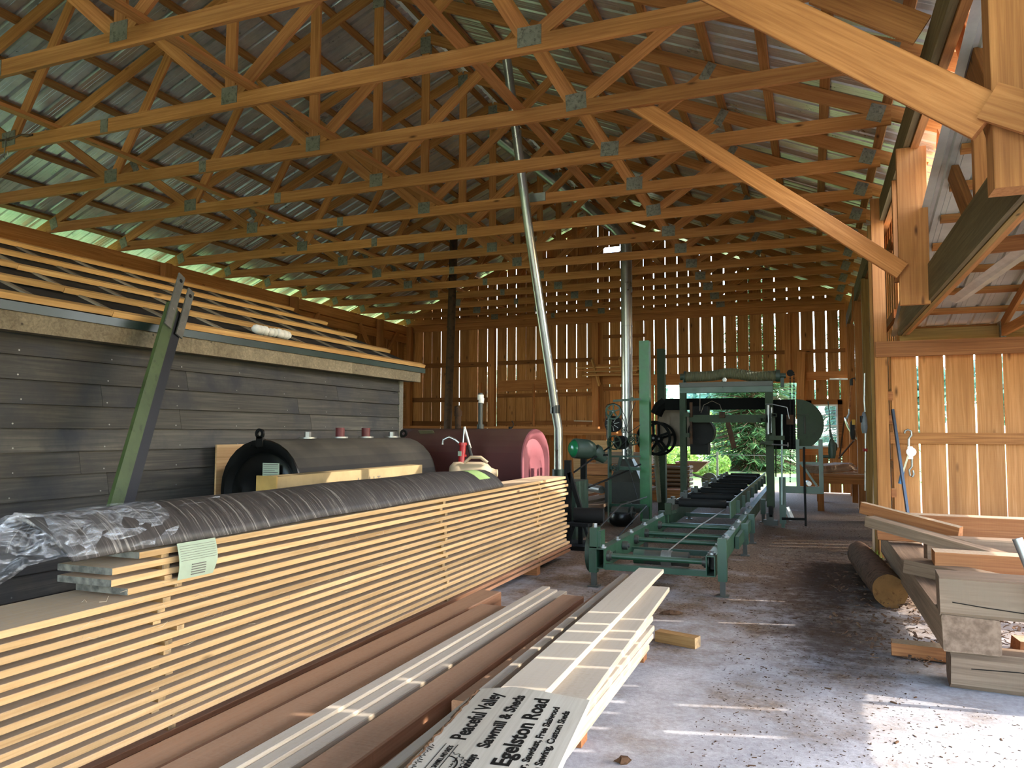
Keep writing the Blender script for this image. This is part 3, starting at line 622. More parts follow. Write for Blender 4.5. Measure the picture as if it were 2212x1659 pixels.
mb = MB(); mb.bar(a-yv*.02+zv*-.05, a-yv*.02+zv*-.05+d*.3, .2, .12, up=zv); mb.build('foot', W['black'], mast)
# ---------------------------------------------------------------- plywood and tanks by the shed wall
tag(beam('plywood_sheet', (-4.86, 5.3, .64), (-4.86, 7.7, .64), .018, 1.27, W['ply']), 'pale plywood sheet standing on edge behind the black tank', 'plywood')
def obround(a, b, n=14):                     # half width a, half height b, rounded ends on top and bottom
    pts = [(a*math.cos(t), b-a+a*math.sin(t)) for t in [math.pi*i/n for i in range(n+1)]]
    return pts+[(-x, -z) for x, z in pts]
def oil_tank(r, c, ax, L, a, b, shell, end, lip=.02):
    c = V(c); ax = V(ax).normalized(); sd = V((0,0,1)).cross(ax)
    def ringpts(t, k): return [c+ax*t+sd*(x*k)+V((0,0,z*k*1.0 if k < 1 else z)) for x, z in obround(a, b)]
    mb = MB(); rows = [ringpts(t, 1) for t in (-L/2, L/2)]
    n = len(rows[0]); vs = rows[0]+rows[1]; mb.add(vs, [(i, (i+1)%n, n+(i+1)%n, n+i) for i in range(n)]); mb.build('shell', shell, r, smooth=40, fixn=True)
    for s in (-1, 1):
        mb = MB(); prof = [(-.0, 1.0), (.015, .99), (.018, .9), (-.012, .84), (-.03, .8), (-.012, .76), (.0, .5), (-.018, .46), (-.018, .0)]
        rr = [ringpts(s*(L/2+d), k) for d, k in prof]
        vs = [p for q in rr for p in q]; mb.add(vs, [(i*n+j, i*n+(j+1)%n, (i+1)*n+(j+1)%n, (i+1)*n+j) for i in range(len(rr)-1) for j in range(n)]); mb.build('end_cap', end, r, smooth=50, fixn=True)
    for s in (-1, 1):
        for q in (-1, 1):
            p = c+ax*s*(L*.36)+sd*q*a*.6; m = MB(); m.bar((p.x, p.y, 0), (p.x, p.y, c.z-b+.12), .06, .06); m.build('leg', W['blackrough'], r)
BT = V((-4.16, 6.2, .78)); bt = root('oil_tank', (BT.x, BT.y, 0), 'black oil tank with a lifting eye, lying behind the lumber stack', 'oil tank')
oil_tank(bt, BT, (0, 1, 0), 2.3, .4, .55, W['tankblack'], W['black'])
p = V((-4.16, 5.02, 1.33)); mb = MB(); mb.ring(p+V((0, 0, .045)), (0,1,0), .042, .02, .018); mb.bar(p+V((0,0,-.06)), p+V((0,0,.02)), .018, .06, up=(1,0,0)); mb.build('lifting_eye', W['black'], bt, smooth=40)
p = V((-4.16, 7.36, 1.33)); mb = MB(); mb.ring(p+V((0, 0, .045)), (0,1,0), .042, .02, .018); mb.build('lifting_eye', W['black'], bt, smooth=40)
mb = MB(); mb.ab((-4.12, 5.015, .985), (-3.96, 5.02, 1.14)); lb = mb.build('warning_label', W['paper'], bt)
m = MB()
for k in range(9): m.ab((-4.11, 5.012, 1.125-k*.0155), (-3.97-(.03 if k % 4 == 3 else 0), 5.0145, 1.131-k*.0155-(.0 if k % 4 == 0 else .003)))
m.build('print_lines', W['inkgrey'], lb)
for y, kind in ((5.65, 'g'), (6.15, 'r'), (6.6, 'r2'), (7.1, 'g')):
    p = V((-4.16, y, 1.33)); mb = MB(); mb.cyl(p, p+V((0,0,.015)), .075, n=20); mb.build('fitting_flange', W['galv'], bt, smooth=40)
    mb = MB()
    if kind == 'g': mb.cyl(p+V((0,0,.015)), p+V((0,0,.06)), .03, n=6)
    else: mb.cyl(p+V((0,0,.015)), p+V((0,0,.1)), .042, n=20)
    mb.build('bung' if kind == 'g' else 'red_cap', W['galv'] if kind == 'g' else W['redcap'], bt, smooth=40)
# red tank
RT_ = V((-3.72, 8.25, .87)); ax = V((1, -.12, 0)).normalized(); rt = root('oil_tank', (RT_.x, RT_.y, 0), 'dusty red oil tank with pink ribbed end behind the far end of the lumber stack', 'oil tank')
oil_tank(rt, RT_, ax, 1.62, .345, .56, W['tankred'], W['tankend'])
sd = V((0,0,1)).cross(ax)
for q in (-.1, .12):
    mb = MB(); p = RT_+ax*.83+sd*q; mb.bar(p+V((0,0,-.4)), p+V((0,0,.12)), .03, .03); mb.build('end_rib', W['tankend'], rt)
mb = MB(); p = RT_-ax*.53+V((0,0,.51))-sd*.2; mb.box(p, (.2, .09, .006), Matrix.Rotation(-.62, 3, 'X')); mb.build('paper_label', paint('faded green label', '#6f6b50', .7), rt)
p = RT_-ax*.22+V((0,0,.56)); mb = MB(); mb.cyl(p, p+V((0,0,.15)), .036, n=16); mb.cyl(p+V((0,0,.15)), p+V((0,0,.21)), .046, n=16); mb.cyl(p+V((0,0,.2)), p+V((-.01,-.02,.27)), .042, .03, n=16); mb.build('fill_pipe', W['rust'], rt, smooth=40)
p = RT_+ax*.09+V((0,0,.56)); mb = MB(); mb.cyl(p, p+V((0,0,.05)), .04, n=16); mb.cyl(p+V((0,0,.03)), p+V((0,0,.42)), .027, n=16); mb.build('vent_pipe', W['darksteel'], rt, smooth=40)
mb = MB(); mb.cyl(p+V((0,0,.34)), p+V((0,0,.4)), .036, n=12); mb.cyl(p+V((.01,-.01,.3)), p+V((.012,0,.36)), .032, n=10); mb.build('cloth_wrap', W['wool'], rt, smooth=40)
p = RT_+ax*.52+V((0,0,.56)); mb = MB(); mb.tube([p+V((-.03,0,0)), p+V((0,0,.02)), p+V((.01,0,.06)), p+V((-.01,0,.09))], .006); mb.cyl(p+V((-.03,0,0)), p+V((-.03,0,.025)), .02); mb.build('gauge_hook', W['blackrough'], rt)
# darker red tank behind, and the shed side jugs
t3 = root('oil_tank', (-6.3, 10.6, 0), 'dark maroon tank end showing between the shed corner and the red tank', 'oil tank')
oil_tank(t3, (-6.2, 10.9, .88), (1, -.25, 0), 1.5, .36, .56, W['tankred'], W['tankdark'])
p = at(872, 940, X=-4.6); mb = MB(); mb.ring((p.x, p.y, 1.36), (0,1,0), .05, .028, .02); mb.bar((p.x, p.y, 0), (p.x, p.y, 1.32), .03, .05); mb.bar((p.x-.12, p.y, 0), (p.x+.12, p.y, .0), .05, .04)
tag(mb.build('eye_post', W['black'], smooth=40), 'black steel upright with a ring top beside the shed corner', 'steel post')
# ---------------------------------------------------------------- chimney pipes
def pipe(name, pts, r, m, lab, joints=()):
    t = root(name, (pts[0][0], pts[0][1], pts[0][2]), lab, 'chimney pipe'); mb = MB(); mb.tube(pts, r, 20); mb.build('pipe', m, t, smooth=50)
    for p, q in joints:
        p, q = V(p), V(q); d = (q-p).normalized(); mb = MB(); mb.cyl(p-d*.012, p+d*.012, r*1.06, n=20); mb.build('pipe_joint', m, t, smooth=40)
    return t
pa = [at(1206, 940, Y=9.75), at(1206, 925, Y=9.75), at(1199, 885, Y=9.7), at(1187, 800, Y=9.6), at(1140, 480, Y=9.15), at(1095, 130, Y=8.72)]
pa[0].z = .9
t = pipe('chimney_pipe', pa, .058, W['chrome'], 'slanting bright chimney pipe rising from behind the red tank through the trusses', [(pa[3]+(pa[4]-pa[3])*f, pa[4]) for f in (.0, .55)]+[(pa[4]+(pa[5]-pa[4])*f, pa[5]) for f in (.2, .7)])
mb = MB(); p = pa[2]; mb.cyl(p-V((0,0,.05)), p+V((0,0,.06)), .066, n=20); mb.build('black_sleeve', W['black'], t, smooth=40)
mb = MB(); q = V((pa[4].x+.02, 9.3, 4.47)); mb.box(q, (.34, .03, .11)); mb.build('bracket', W['galv'], t)
mb = MB(); p = pa[0]; mb.ab((p.x-.3, p.y-.2, .0), (p.x+.3, p.y+.4, .75)); mb.cyl(p-V((0,0,.16)), p, .08, n=16); tag(mb.build('engine_block', W['dgreen'], smooth=30), 'dark green engine hidden behind the red tank under the slanting pipe', 'engine')
pb = [V((-3.08, 13.5, .9)), at(1352, 520, Y=13.5)]; pb[1].x = -3.08; pc = at(1325, 492, Y=13.55); pd_ = at(990, 232, Y=12.6)
t = pipe('chimney_pipe', [pb[0], V((-3.08, 13.5, 3.6)), pb[1]-V((0,0,.1)), pb[1]+V((-.03, 0, .02)), pc, pd_], .1, W['chrome'], 'thick upright chimney pipe with an elbow behind the green posts', [((-3.08, 13.5, 3.3), (-3.08, 13.5, 4)), ((-3.08, 13.5, 2.0), (-3.08, 13.5, 4)), (pb[1]-V((0,0,.14)), pb[1]), (pc+(pd_-pc)*.05, pd_), (pc+(pd_-pc)*.5, pd_)])
t = root('blower', (-3.08, 13.5, 0), 'grey sheet metal blower housing under the thick chimney pipe', 'blower')
mb = MB(); mb.ab((-3.42, 13.2, 0), (-2.7, 13.8, .52)); mb.build('housing', W['darksteel'], t)
mb = MB(); mb.add([V((-3.36, 13.25, .52)), V((-2.78, 13.25, .52)), V((-2.78, 13.75, .52)), V((-3.36, 13.75, .52)), V((-3.18, 13.4, .92)), V((-2.98, 13.4, .92)), V((-2.98, 13.6, .92)), V((-3.18, 13.6, .92))], [(0,1,5,4),(1,2,6,5),(2,3,7,6),(3,0,4,7),(4,5,6,7)]); mb.build('hood', W['darksteel'], t)
t = pipe('chimney_pipe', [V((-7.18, 14.5, 0)), V((-7.14, 14.5, 1.5)), V((-7.06, 14.5, 4.4)), V((-6.98, 14.4, 5.9))], .085, W['rust'], 'rusty upright pipe in front of the far wall, left of the red tank', [((-7.12, 14.5, 2.6), (-7.1, 14.5, 3)), ((-7.09, 14.5, 3.6), (-7.05, 14.5, 4))])
# ---------------------------------------------------------------- drum pump, jug and box behind the stack
t = root('drum_pump', at(990, 1015, X=-3.5), 'red hand drum pump with a chrome spout and lever in front of the red tank', 'hand pump')
p = at(992, 1010, X=-3.5); q = at(1000, 962, X=-3.5)
mb = MB(); mb.cyl((p.x, p.y, .86), q, .034, n=16); mb.cyl(q, q+V((0,0,.03)), .045, n=16); mb.cyl(q-V((0,0,.12)), q-V((0,0,.1)), .04, n=16); mb.build('pump_body', W['redpaint'], t, smooth=40)
mb = MB(); m2 = (p+q)/2; mb.box(m2+V((.0, -.036, .03)), (.04, .006, .05)); mb.build('white_label', W['paper'], t)
mb = MB(); mb.tube([q+V((-.03,0,.01)), q+V((-.08,-.03,.06)), q+V((-.14,-.05,.09)), q+V((-.2,-.07,.06)), q+V((-.21,-.07,.01))], .014, 10); mb.build('spout', W['alu'], t, smooth=60)
pv = at(1003, 922, X=-3.5); mb = MB(); mb.tube([q+V((0,0,.02)), pv], .009); mb.tube([pv, at(1016, 968, X=-3.45)], .016); mb.build('lever', W['alu'], t, smooth=60)
mb = MB(); mb.tube([at(1012, 962, X=-3.45), at(1019, 988, X=-3.42)], .02); mb.build('grip', W['rubber'], t, smooth=60)
mb = MB(); mb.lathe((p.x, p.y, 0), (0,0,1), [(0,.29),(.02,.295),(.28,.29),(.3,.3),(.32,.29),(.56,.29),(.58,.3),(.6,.29),(.84,.29),(.86,.295),(.86,.27),(.85,.0)], 28); tag(mb.build('oil_drum', W['blackrough'], smooth=40), 'dark oil drum under the red hand pump, hidden by the lumber stack', 'drum')
c = at(1026, 1022, X=-3.0); t = root('plastic_jug', (c.x, c.y, .9), 'dusty tan plastic jug lying behind the end of the wrapped bundle', 'jug')
mb = MB(); mb.lathe(c+V((-.26,.0,0)), (1,.25,0), [(0,.0),(.0,.07),(.03,.1),(.1,.105),(.13,.095),(.16,.105),(.3,.105),(.36,.09),(.4,.05),(.44,.035),(.46,.035),(.46,0)], 20); mb.build('jug_body', W['tan'], t, smooth=50)
mb = MB(); mb.tube([c+V((.12,.02,.1)), c+V((.06,.0,.15)), c+V((-.04,-.01,.15)), c+V((-.1,-.02,.1))], .016); mb.build('handle', W['tan'], t, smooth=60)
mb = MB(); mb.ab((-3.18, c.y-.25, 0), (-2.96, c.y+.3, c.z-.106)); tag(mb.build('crate', W['girt']), 'crate behind the stack that carries the tan jug', 'crate')
# long cardboard box standing behind the stack
a, b = at(597, 1030, X=-3.22), at(912, 1004, X=-3.22)
zt = (a.z+b.z)/2; bx = root('cardboard_box', (-3.28, (a.y+b.y)/2, 0), 'long flat cardboard box with handwriting standing behind the lumber stack', 'box')
mb = MB(); mb.ab((-3.36, a.y, zt-.62), (-3.22, b.y, zt)); mb.build('box_body', W['card'], bx)
mb = MB(); mb.ab((-3.37, a.y-.012, zt-.6), (-3.21, a.y, zt+.005)); mb.build('end_flap', W['cardend'], bx)
mb = MB(); mb.ab((-3.222, a.y+.02, zt-.62), (-3.2185, a.y+.3, zt-.1)); mb.build('tape', paint('brown parcel tape', '#b3956f', .25), bx)
mb = MB(); mb.ab((-3.2215, a.y+.18, zt-.3), (-3.2165, a.y+.25, zt-.19)); mb.build('clear_sleeve', W['film'], bx)
def text(name, s, p, xdir, ydir, size, m, parent, bold=0, align='LEFT', sx=1.0):
    cu = bpy.data.curves.new(name, 'FONT'); cu.body = s; cu.size = size; cu.offset = bold; cu.extrude = .0006; cu.align_x = align; cu.resolution_u = 3
    o = bpy.data.objects.new(name+'_c', cu); COL.objects.link(o); dg = bpy.context.evaluated_depsgraph_get(); me = bpy.data.meshes.new_from_object(o.evaluated_get(dg))
    bpy.data.objects.remove(o); me.materials.clear(); me.materials.append(m)
    x = V(xdir).normalized(); y = V(ydir).normalized(); z = x.cross(y); x = x*sx
    M = Matrix(((x.x, y.x, z.x, p[0]), (x.y, y.y, z.y, p[1]), (x.z, y.z, z.z, p[2]), (0,0,0,1)))
    o = bpy.data.objects.new(name, me); COL.objects.link(o); place(o, M, parent); return o
for s, dy, dz, sz, m in (('Joseph L Troyer', .95, -.11, .075, 'inkgrey'), ('Sawmill', .95, -.175, .04, 'blue'), ('Peaceful Valley Sawmill', .95, -.265, .075, 'inkgrey')):
    if m == 'inkgrey': text('handwriting', s, (-3.2165, a.y+dy, zt+dz), (0,1,0), (0,0,1), sz, W[m], bx)
mb = MB(); mb.ab((-3.218, a.y+.97, zt-.185), (-3.2165, a.y+1.09, zt-.165)); mb.build('blue_scribble', W['blue'], bx)
mb = MB(); mb.ab((-3.33, a.y-.0135, zt-.16), (-3.25, a.y-.0122, zt-.13)); mb.ab((-3.32, a.y-.0135, zt-.2), (-3.27, a.y-.0122, zt-.18)); mb.build('flap_print', W['ink'], bx)
# ---------------------------------------------------------------- stickered stack of pine boards
FX = -2.5                                    # its front face
N = 19; PITCH_Z = .0445; TH = .026; Z0 = .088
near = {0: 2.32, 1: 2.2, 2: 2.2, 3: 2.27}
lays = []
for k in range(N):                           # k = 0 is the top board
    z = Z0+(N-1-k)*PITCH_Z
    y0 = near.get(k, 1.5+rnd(-.15, .1)); y1 = 8.05+rnd(-.12, .06); w = rnd(.27, .31)+(.0 if k < 4 else .06); fx = FX+rnd(-.012, .008)
    if k >= N-3: y1 += .15; w = .4
    pt = 'top board' if k == 0 else 'bottom board' if k == N-1 else ORD[k]+' board from the top'
    mt = W['plank'] if k < N-2 else W['brown']
    o = beam('sawn_board', (fx-w/2, y0, z+TH/2), (fx-w/2, y1, z+TH/2), w, TH, mt, ch=.002)
    tag(o, '%s of the stickered pine stack on the left%s' % (pt, {0: ', under the bundle', 1: ', grey end', 2: ', grey end', 3: ', short'}.get(k, '')), 'board', 'boards of the stickered stack')
    if k < N-1:
        zl = z-(PITCH_Z-TH)/2
        for yc, nm in ((2.5, 'nearest'), (5.08, 'middle'), (7.15, 'far')):
            yy = yc+rnd(-.06, .06)
            s = beam('sticker', (FX-.27, yy, zl), (FX+rnd(-.03, .004), yy, zl), .04, PITCH_Z-TH-.0004, W['sticker'])
            tag(s, 'sticker of the %s column under the %s' % (nm, pt), 'sticker', 'stickers between the stacked boards')
for yc, nm in ((2.5, 'nearest'), (5.08, 'middle'), (7.15, 'far')):
    tag(beam('bearer', (FX-.45, yc, Z0/2), (FX-.02, yc, Z0/2), .1, Z0-.001, W['cedar']), 'timber bearer on the floor under the stack, %s' % nm, 'bearer', 'bearers under the stack')
STOP = Z0+(N-1)*PITCH_Z+TH
# the wrapped bundle lying on it: an arched strip of brown streaked siding in clear film
wr_ = root('wrapped_bundle', (-2.66, 4.2, STOP), 'long brown streaked bundle of siding in plastic film lying on the lumber stack', 'wrapped siding')
xs = [-2.92, -2.9, -2.84, -2.77, -2.71, -2.66, -2.6, -2.55, -2.51, -2.49]
def prof(y, k=1.0):
    f = 1 if y < 5.2 else 1-.12*(y-5.2)
    zz = [.0, .05, .115, .148, .156, .149, .12, .082, .036, .002]
    return [V((x+.012*math.sin(y*1.3), y, STOP+.009+z*f*k+.003*math.sin(y*5+x*9))) for x, z in zip(xs, zz)]
ys = [2.02+(6.12-2.02)*i/40 for i in range(41)]
rows = [prof(y) for y in ys]
rows[0] = [p+V((0, .0-.35*(p.z-STOP)*1.2+.0, 0)) for p in rows[0]]
mb = MB(); mb.grid(rows); mb.build('siding_strip', W['wrapped'], wr_, smooth=50, solid=.012, M=Matrix.Translation((-2.66, 4.2, STOP)))
mb = MB(); mb.grid([[p+V((0,0,.008)) for p in prof(y)[3:9]] for y in (5.75, 5.85, 5.97)]); mb.build('green_label', W['limepaper'], wr_, smooth=50)
# crumpled film at the near end, hanging over
rows = []
for i in range(15):
    y = 2.55-i*.075; rr = []
    for j in range(13):
        a_ = j/12; base = prof(max(y, 2.0))
        q = a_*(len(base)-1); k0 = min(int(q), len(base)-2); p = base[k0].lerp(base[k0+1], q-k0)+V((0,0,.012))
        if y < 2.0:
            e = (2.0-y); p = V((p.x-(p.x+2.66)*e*.5-e*.1, y, p.z-e*.1*(1+a_)))
        p += V((rnd(-1,1), rnd(-1,1), rnd(-1,1)))*(.006 if y > 2 else .03); rr.append(p)
    rows.append(rr)
mb = MB(); mb.grid(rows); mb.build('plastic_film', W['film'], wr_)
mb = MB(); rows = []
for i in range(9):
    y = 2.06+i*.11; rows.append([V((-2.66+(.16-.3*abs(i-4)/8)*(j/5-.55), y, STOP+.168-.02*(j/5)-.0*i+rnd(-.006, .006))) for j in range(6)])
mb.grid(rows); mb.build('loose_film', W['film'], wr_)
# delivery slip hanging from the bundle
rows = []
for i in range(9):
    t_ = i/8; y0, y1 = 2.49, 2.7-.05*max(0, t_-.6); rows.append([V((FX+.022+.018*math.sin(t_*2.6)+.01*j/4, y0+(y1-y0)*j/4, STOP+.012-.15*t_)) for j in range(5)])
sl = root('delivery_slip', (FX+.03, 2.6, STOP-.14), 'pale green paper slip hanging over the top boards of the stack', 'paper slip')
mb = MB(); mb.grid(rows); o = mb.build('slip_paper', W['paper'], sl, solid=.0012)
mb = MB()
for k in range(7):
    t_ = .1+k*.065; x = FX+.022+.018*math.sin(t_*2.6)+.0015; z = STOP+.012-.15*t_; mb.hexa([V((x, 2.5, z)), V((x+.002, 2.5, z)), V((x+.012, 2.69, z)), V((x+.01, 2.69, z)), V((x, 2.5, z+.0012)), V((x+.002, 2.5, z+.0012)), V((x+.012, 2.69, z+.0012)), V((x+.01, 2.69, z+.0012))])
for k in range(5):
    t_ = .64+k*.07; x = FX+.024+.018*math.sin(t_*2.6)+.003; z = STOP+.012-.15*t_; mb.hexa([V((x, 2.555, z)), V((x+.003, 2.555, z)), V((x+.0075, 2.63, z)), V((x+.004, 2.63, z)), V((x, 2.555, z+.004)), V((x+.003, 2.555, z+.004)), V((x+.0075, 2.63, z+.004)), V((x+.004, 2.63, z+.004))])
mb.build('print_lines', W['inkgrey'], sl)
# wood fibres hanging at the saw cuts
mb = MB()
for k in range(150):
    lay = random.choice((3, 4, 5, 6, 7, 8, 9)); z = Z0+(N-1-lay)*PITCH_Z+rnd(0, TH); y = rnd(2.0, 6.8); p = V((FX+.012, y, z))
    mb.tube([p, p+V((rnd(.005,.02), rnd(.0,.02), rnd(-.004,.012))), p+V((rnd(.0,.025), rnd(.01,.05), rnd(-.012,.02)))], .0008, 3)
tag(mb.build('wood_fibres', W['white']), 'loose pale wood fibres on the edges of the stacked boards', 'fibres', kind='stuff')
# ---------------------------------------------------------------- low pile of planks in the foreground
def pl(name, x0, x1, z0, z1, y0, y1, m, lab, skew=0, ch=.004, g='planks of the low foreground pile', cat='plank'):
    o = beam(name, ((x0+x1)/2, y0, (z0+z1)/2), ((x0+x1)/2+skew, y1, (z0+z1)/2), x1-x0, z1-z0, W[m], ch=ch); return tag(o, lab, cat, g)
for k, y in enumerate((2.0, 3.4, 4.75)): tag(beam('bearer', (-2.2, y, .05), (-.98, y, .05), .1, .1, W['cedar']), 'bearer on the floor under the low plank pile, %s from the camera' % ORD[k], 'bearer', 'bearers under the low pile')
pl('plank', -2.33, -2.16, .1, .22, .9, 5.3, 'brown', 'dark brown plank lowest along the foot of the stack', ch=.006)
pl('plank', -2.13, -1.89, .1, .25, 1.0, 4.75, 'brown', 'wide rounded pinkish brown plank, leftmost on the low pile', skew=.02, ch=.03)
for k in range(3): pl('thin_board', -1.86+k*.062, -1.8+k*.062, .1, .285-k*.012, 1.1, 5.3-k*.02+.05*(k == 2), 'white', 'thin pale board standing on edge, %s of three from the left' % ORD[k], skew=.02)
pl('thin_board', -1.672, -1.622, .1, .24, 1.2, 5.3, 'white', 'pale strip right of the three thin boards', skew=.02)
pl('plank', -1.58, -1.225, .1, .2, 1.1, 4.85, 'white', 'broad base planks under the brown planks of the low pile', ch=.003)
pl('plank', -1.6, -1.445, .2, .285, 1.0, 5.08, 'brown', 'brown plank striped by sunlight, left of two', skew=-.02, ch=.006)
pl('plank', -1.43, -1.18, .2, .235, 1.0, 4.9, 'brown', 'flat brown plank lying between the striped ones', skew=.02)
pl('plank', -1.4, -1.285, .235, .3, 2.9, 5.5, 'brown', 'brown plank striped by sunlight, right of two, reaching farthest', skew=-.0, ch=.006)
pl('strip', -1.262, -1.215, .235, .36, 2.0, 5.6, 'white', 'narrow pale strip beside the wide white plank', skew=-.06)
pl('plank', -1.14, -.955, .364, .394, 1.6, 5.7, 'white', 'wide smooth white plank pointing at the mill, sunlit stripes', skew=-.08)
pl('plank', -1.2, -.93, .303, .33, 1.2, 4.95, 'brown', 'brown plank under the white planks', ch=.003)
pl('plank', -.99, -.78, .332, .362, 1.4, 5.22, 'white', 'rough sawn white plank, rightmost on top of the low pile', skew=-.13)
for k in range(6):
    pl('plank', -1.2+rnd(-.01,.01), -.925+rnd(-.012,.02), .1+k*.0335, .132+k*.0335, 1.2, 4.62+rnd(-.12, .1), 'white', 'pale board in the right side of the low pile, %s from the floor' % ORD[k])
# burnt sign board lying on the pile
sg = root('sign_board', (-.95, 2.2, .397), 'pale wooden sign board with burnt lettering lying on the low pile', 'sign')
o_ = V((-.95, 2.2, .372)); ZS = .427
TL, TR = at(1040, 1488, Z=ZS), at(1274, 1512, Z=ZS)
xl = at(1040, 1488, Z=ZS); bl = at(890, 1659, Z=ZS); br = at(1200, 1659, Z=ZS)
sgz = 0
ydir = ((xl-bl).normalized()+(TR-br).normalized()).normalized(); xdir = V((ydir.y, -ydir.x, 0))
L_ = .95; c0 = (TL+TR)/2; half = (TR-TL).dot(xdir)/2
def sp(u_, v_, z=ZS): return V((c0.x, c0.y, z))+xdir*u_+ydir*v_
e = (TL-c0).dot(ydir); e2 = (TR-c0).dot(ydir)
poly = [sp(-half, e), sp(-half+.11, e+.055), sp(-half+.17, e+.05), sp(half, e2), sp(half, -L_), sp(-half-.02, -L_)]
M_ = Matrix.Translation(sp(0, -.4))@Matrix(((ydir.x, -xdir.x, 0), (ydir.y, -xdir.y, 0), (0, 0, 1))).to_4x4()
mb = MB(); mb.prism([p+V((0,0,-.03)) for p in poly], (0,0,.03)); bd = mb.build('board', W['sign'], sg, M=M_)
mb = MB(); rr = [[], []]
for k in range(60):
    v_ = e-.02-k*(.9/60); rr[0].append(sp(-half-.004+rnd(-.006,.004), v_, ZS+.002)); rr[1].append(sp(-half-.03+rnd(-.012,.006), v_, ZS-.03))
mb.grid(rr); mb.build('bark_edge', W['barkdark'], sg, solid=.006)
zt_ = ZS+.0008
def st(s, q, v_end, size, bold, sx, nm='lettering', m='ink'):
    """line of text running away from the camera, its last letter ending at v_end, baseline at q across"""
    cu = bpy.data.curves.new('m', 'FONT'); cu.body = s; cu.size = size; cu.offset = bold; o = bpy.data.objects.new('m', cu); COL.objects.link(o); bpy.context.view_layer.update(); w = o.dimensions.x*sx; bpy.data.objects.remove(o)
    p = sp(q, v_end-w, zt_); return text(nm, s, p, ydir, -xdir, size, W[m], bd, bold, 'LEFT', sx)
def qv(u, v):
    p = at(u, v, Z=zt_)-V((c0.x, c0.y, zt_)); return p.dot(xdir), p.dot(ydir)
def fit(s, q, v0, v1, size, bold, nm='lettering', m='ink'):
    """text from v0 to v1 along the board"""
    cu = bpy.data.curves.new('m', 'FONT'); cu.body = s; cu.size = size; cu.offset = bold; o = bpy.data.objects.new('m', cu); COL.objects.link(o); bpy.context.view_layer.update(); w = o.dimensions.x; bpy.data.objects.remove(o)
    return text(nm, s, sp(q, v0, zt_), ydir, -xdir, size, W[m], bd, bold, 'LEFT', (v1-v0)/w)
fit('Peaceful Valley', -.115, -.472, -.03, .074, .0016)
fit('Sawmill & Sheds', -.027, -.51, -.03, .056, .0016)
fit('1 Egelston Road', .066, -.70, -.06, .078, .002)
fit('er, Sawdust, Free Slabwood', .118, -.64, -.112, .034, .0008)
fit('m Sawing, Custom Sheds', .16, -.64, -.142, .034, .0008)
fit('Sundays', -.042, -.672, -.566, .04, .001)
fit('VALLEY SAWMILL AND SHEDS', -.133, -.74, -.522, .024, .0002, 'logo_lettering')
fit('Let Us Saw', -.093, -.70, -.6, .011, 0, 'logo_lettering')
mb = MB()
for q in (-.163, -.124): mb.bar(sp(q, -.76, zt_), sp(q, -.51, zt_), .0018, .0008)
pts = []
for k in range(46):
    v_ = -.76+k*.0052; pts.append(sp(-.185-.016*abs(math.sin(k*1.1))-rnd(0, .01), v_, zt_))
for a, b in zip(pts, pts[1:]): mb.bar(a, b, .0016, .0008)
gc = (-.124, -.655); ga = []
for k in range(33):
    t_ = math.pi*k/32; r_ = .062 if k % 4 < 2 else .054; ga.append(sp(gc[0]+r_*math.sin(t_), gc[1]+1.45*r_*math.cos(t_), zt_))
for a, b in zip(ga, ga[1:]): mb.bar(a, b, .002, .0008)
gi = [sp(gc[0]+.042*math.sin(math.pi*k/16), gc[1]+.06*math.cos(math.pi*k/16), zt_) for k in range(17)]
for a, b in zip(gi, gi[1:]): mb.bar(a, b, .005, .0008)
mb.build('half_gear_emblem', W['ink'], bd)
# ---------------------------------------------------------------- the sawmill: log bed
bed = root('sawmill_bed', (-1.3, 9.5, 0), 'green steel log bed of the sawmill with rollers, running away towards the far doorway', 'sawmill bed')
G, DG, ST = W['green'], W['dgreen'], W['steel']
def rectube(name, x0, x1, z0, z1, y0, y1, par, m, t=.008):
    mb = MB(); mb.ab((x0, y0, z0), (x0+t, y1, z1)); mb.ab((x1-t, y0, z0), (x1, y1, z1)); mb.ab((x0+t, y0, z0), (x1-t, y1, z0+t)); mb.ab((x0+t, y0, z1-t), (x1-t, y1, z1)); return mb.build(name, m, par)
YB0, YB1 = 6.75, 17.0
rectube('side_rail', -.868, -.79, .17, .345, YB0, YB1, bed, G); rectube('side_rail', -1.835, -1.755, .175, .35, YB0, YB1, bed, G)
m = W['black']
for x in (-.83, -1.795):
    mb = MB(); mb.ab((x-.03, YB0+.25, .19), (x+.03, YB0+.26, .33)); mb.build('rail_plug', m, bed)
for k, y in enumerate((6.82, 9.15, 10.2, 12.6, 15.2)):
    for x, s in ((-.735, 1), (-1.87, -1)):
        mb = MB(); zt = .49 if (k == 0 and s > 0) else .36
        mb.ab((x-.037, y-.04, .13), (x+.037, y+.04, zt)); lg = mb.build('leg', G, bed)
        mb = MB(); mb.ab((x-.022, y-.025, .012), (x+.022, y+.025, .14)); mb.ab((x-.05, y-.05, 0), (x+.05, y+.05, .012)); mb.build('foot', W['darksteel'], lg)
    if k in (1, 2): mb = MB(); mb.ab((-.78, y-.7, .17), (-.74, y, .3)); mb.build('gusset', G, bed)
for y in (6.8, 7.9, 9.1, 10.2, 11.5): mb = MB(); mb.ab((-1.76, y-.03, .165), (-.86, y+.03, .215)); mb.build('cross_member', G, bed)
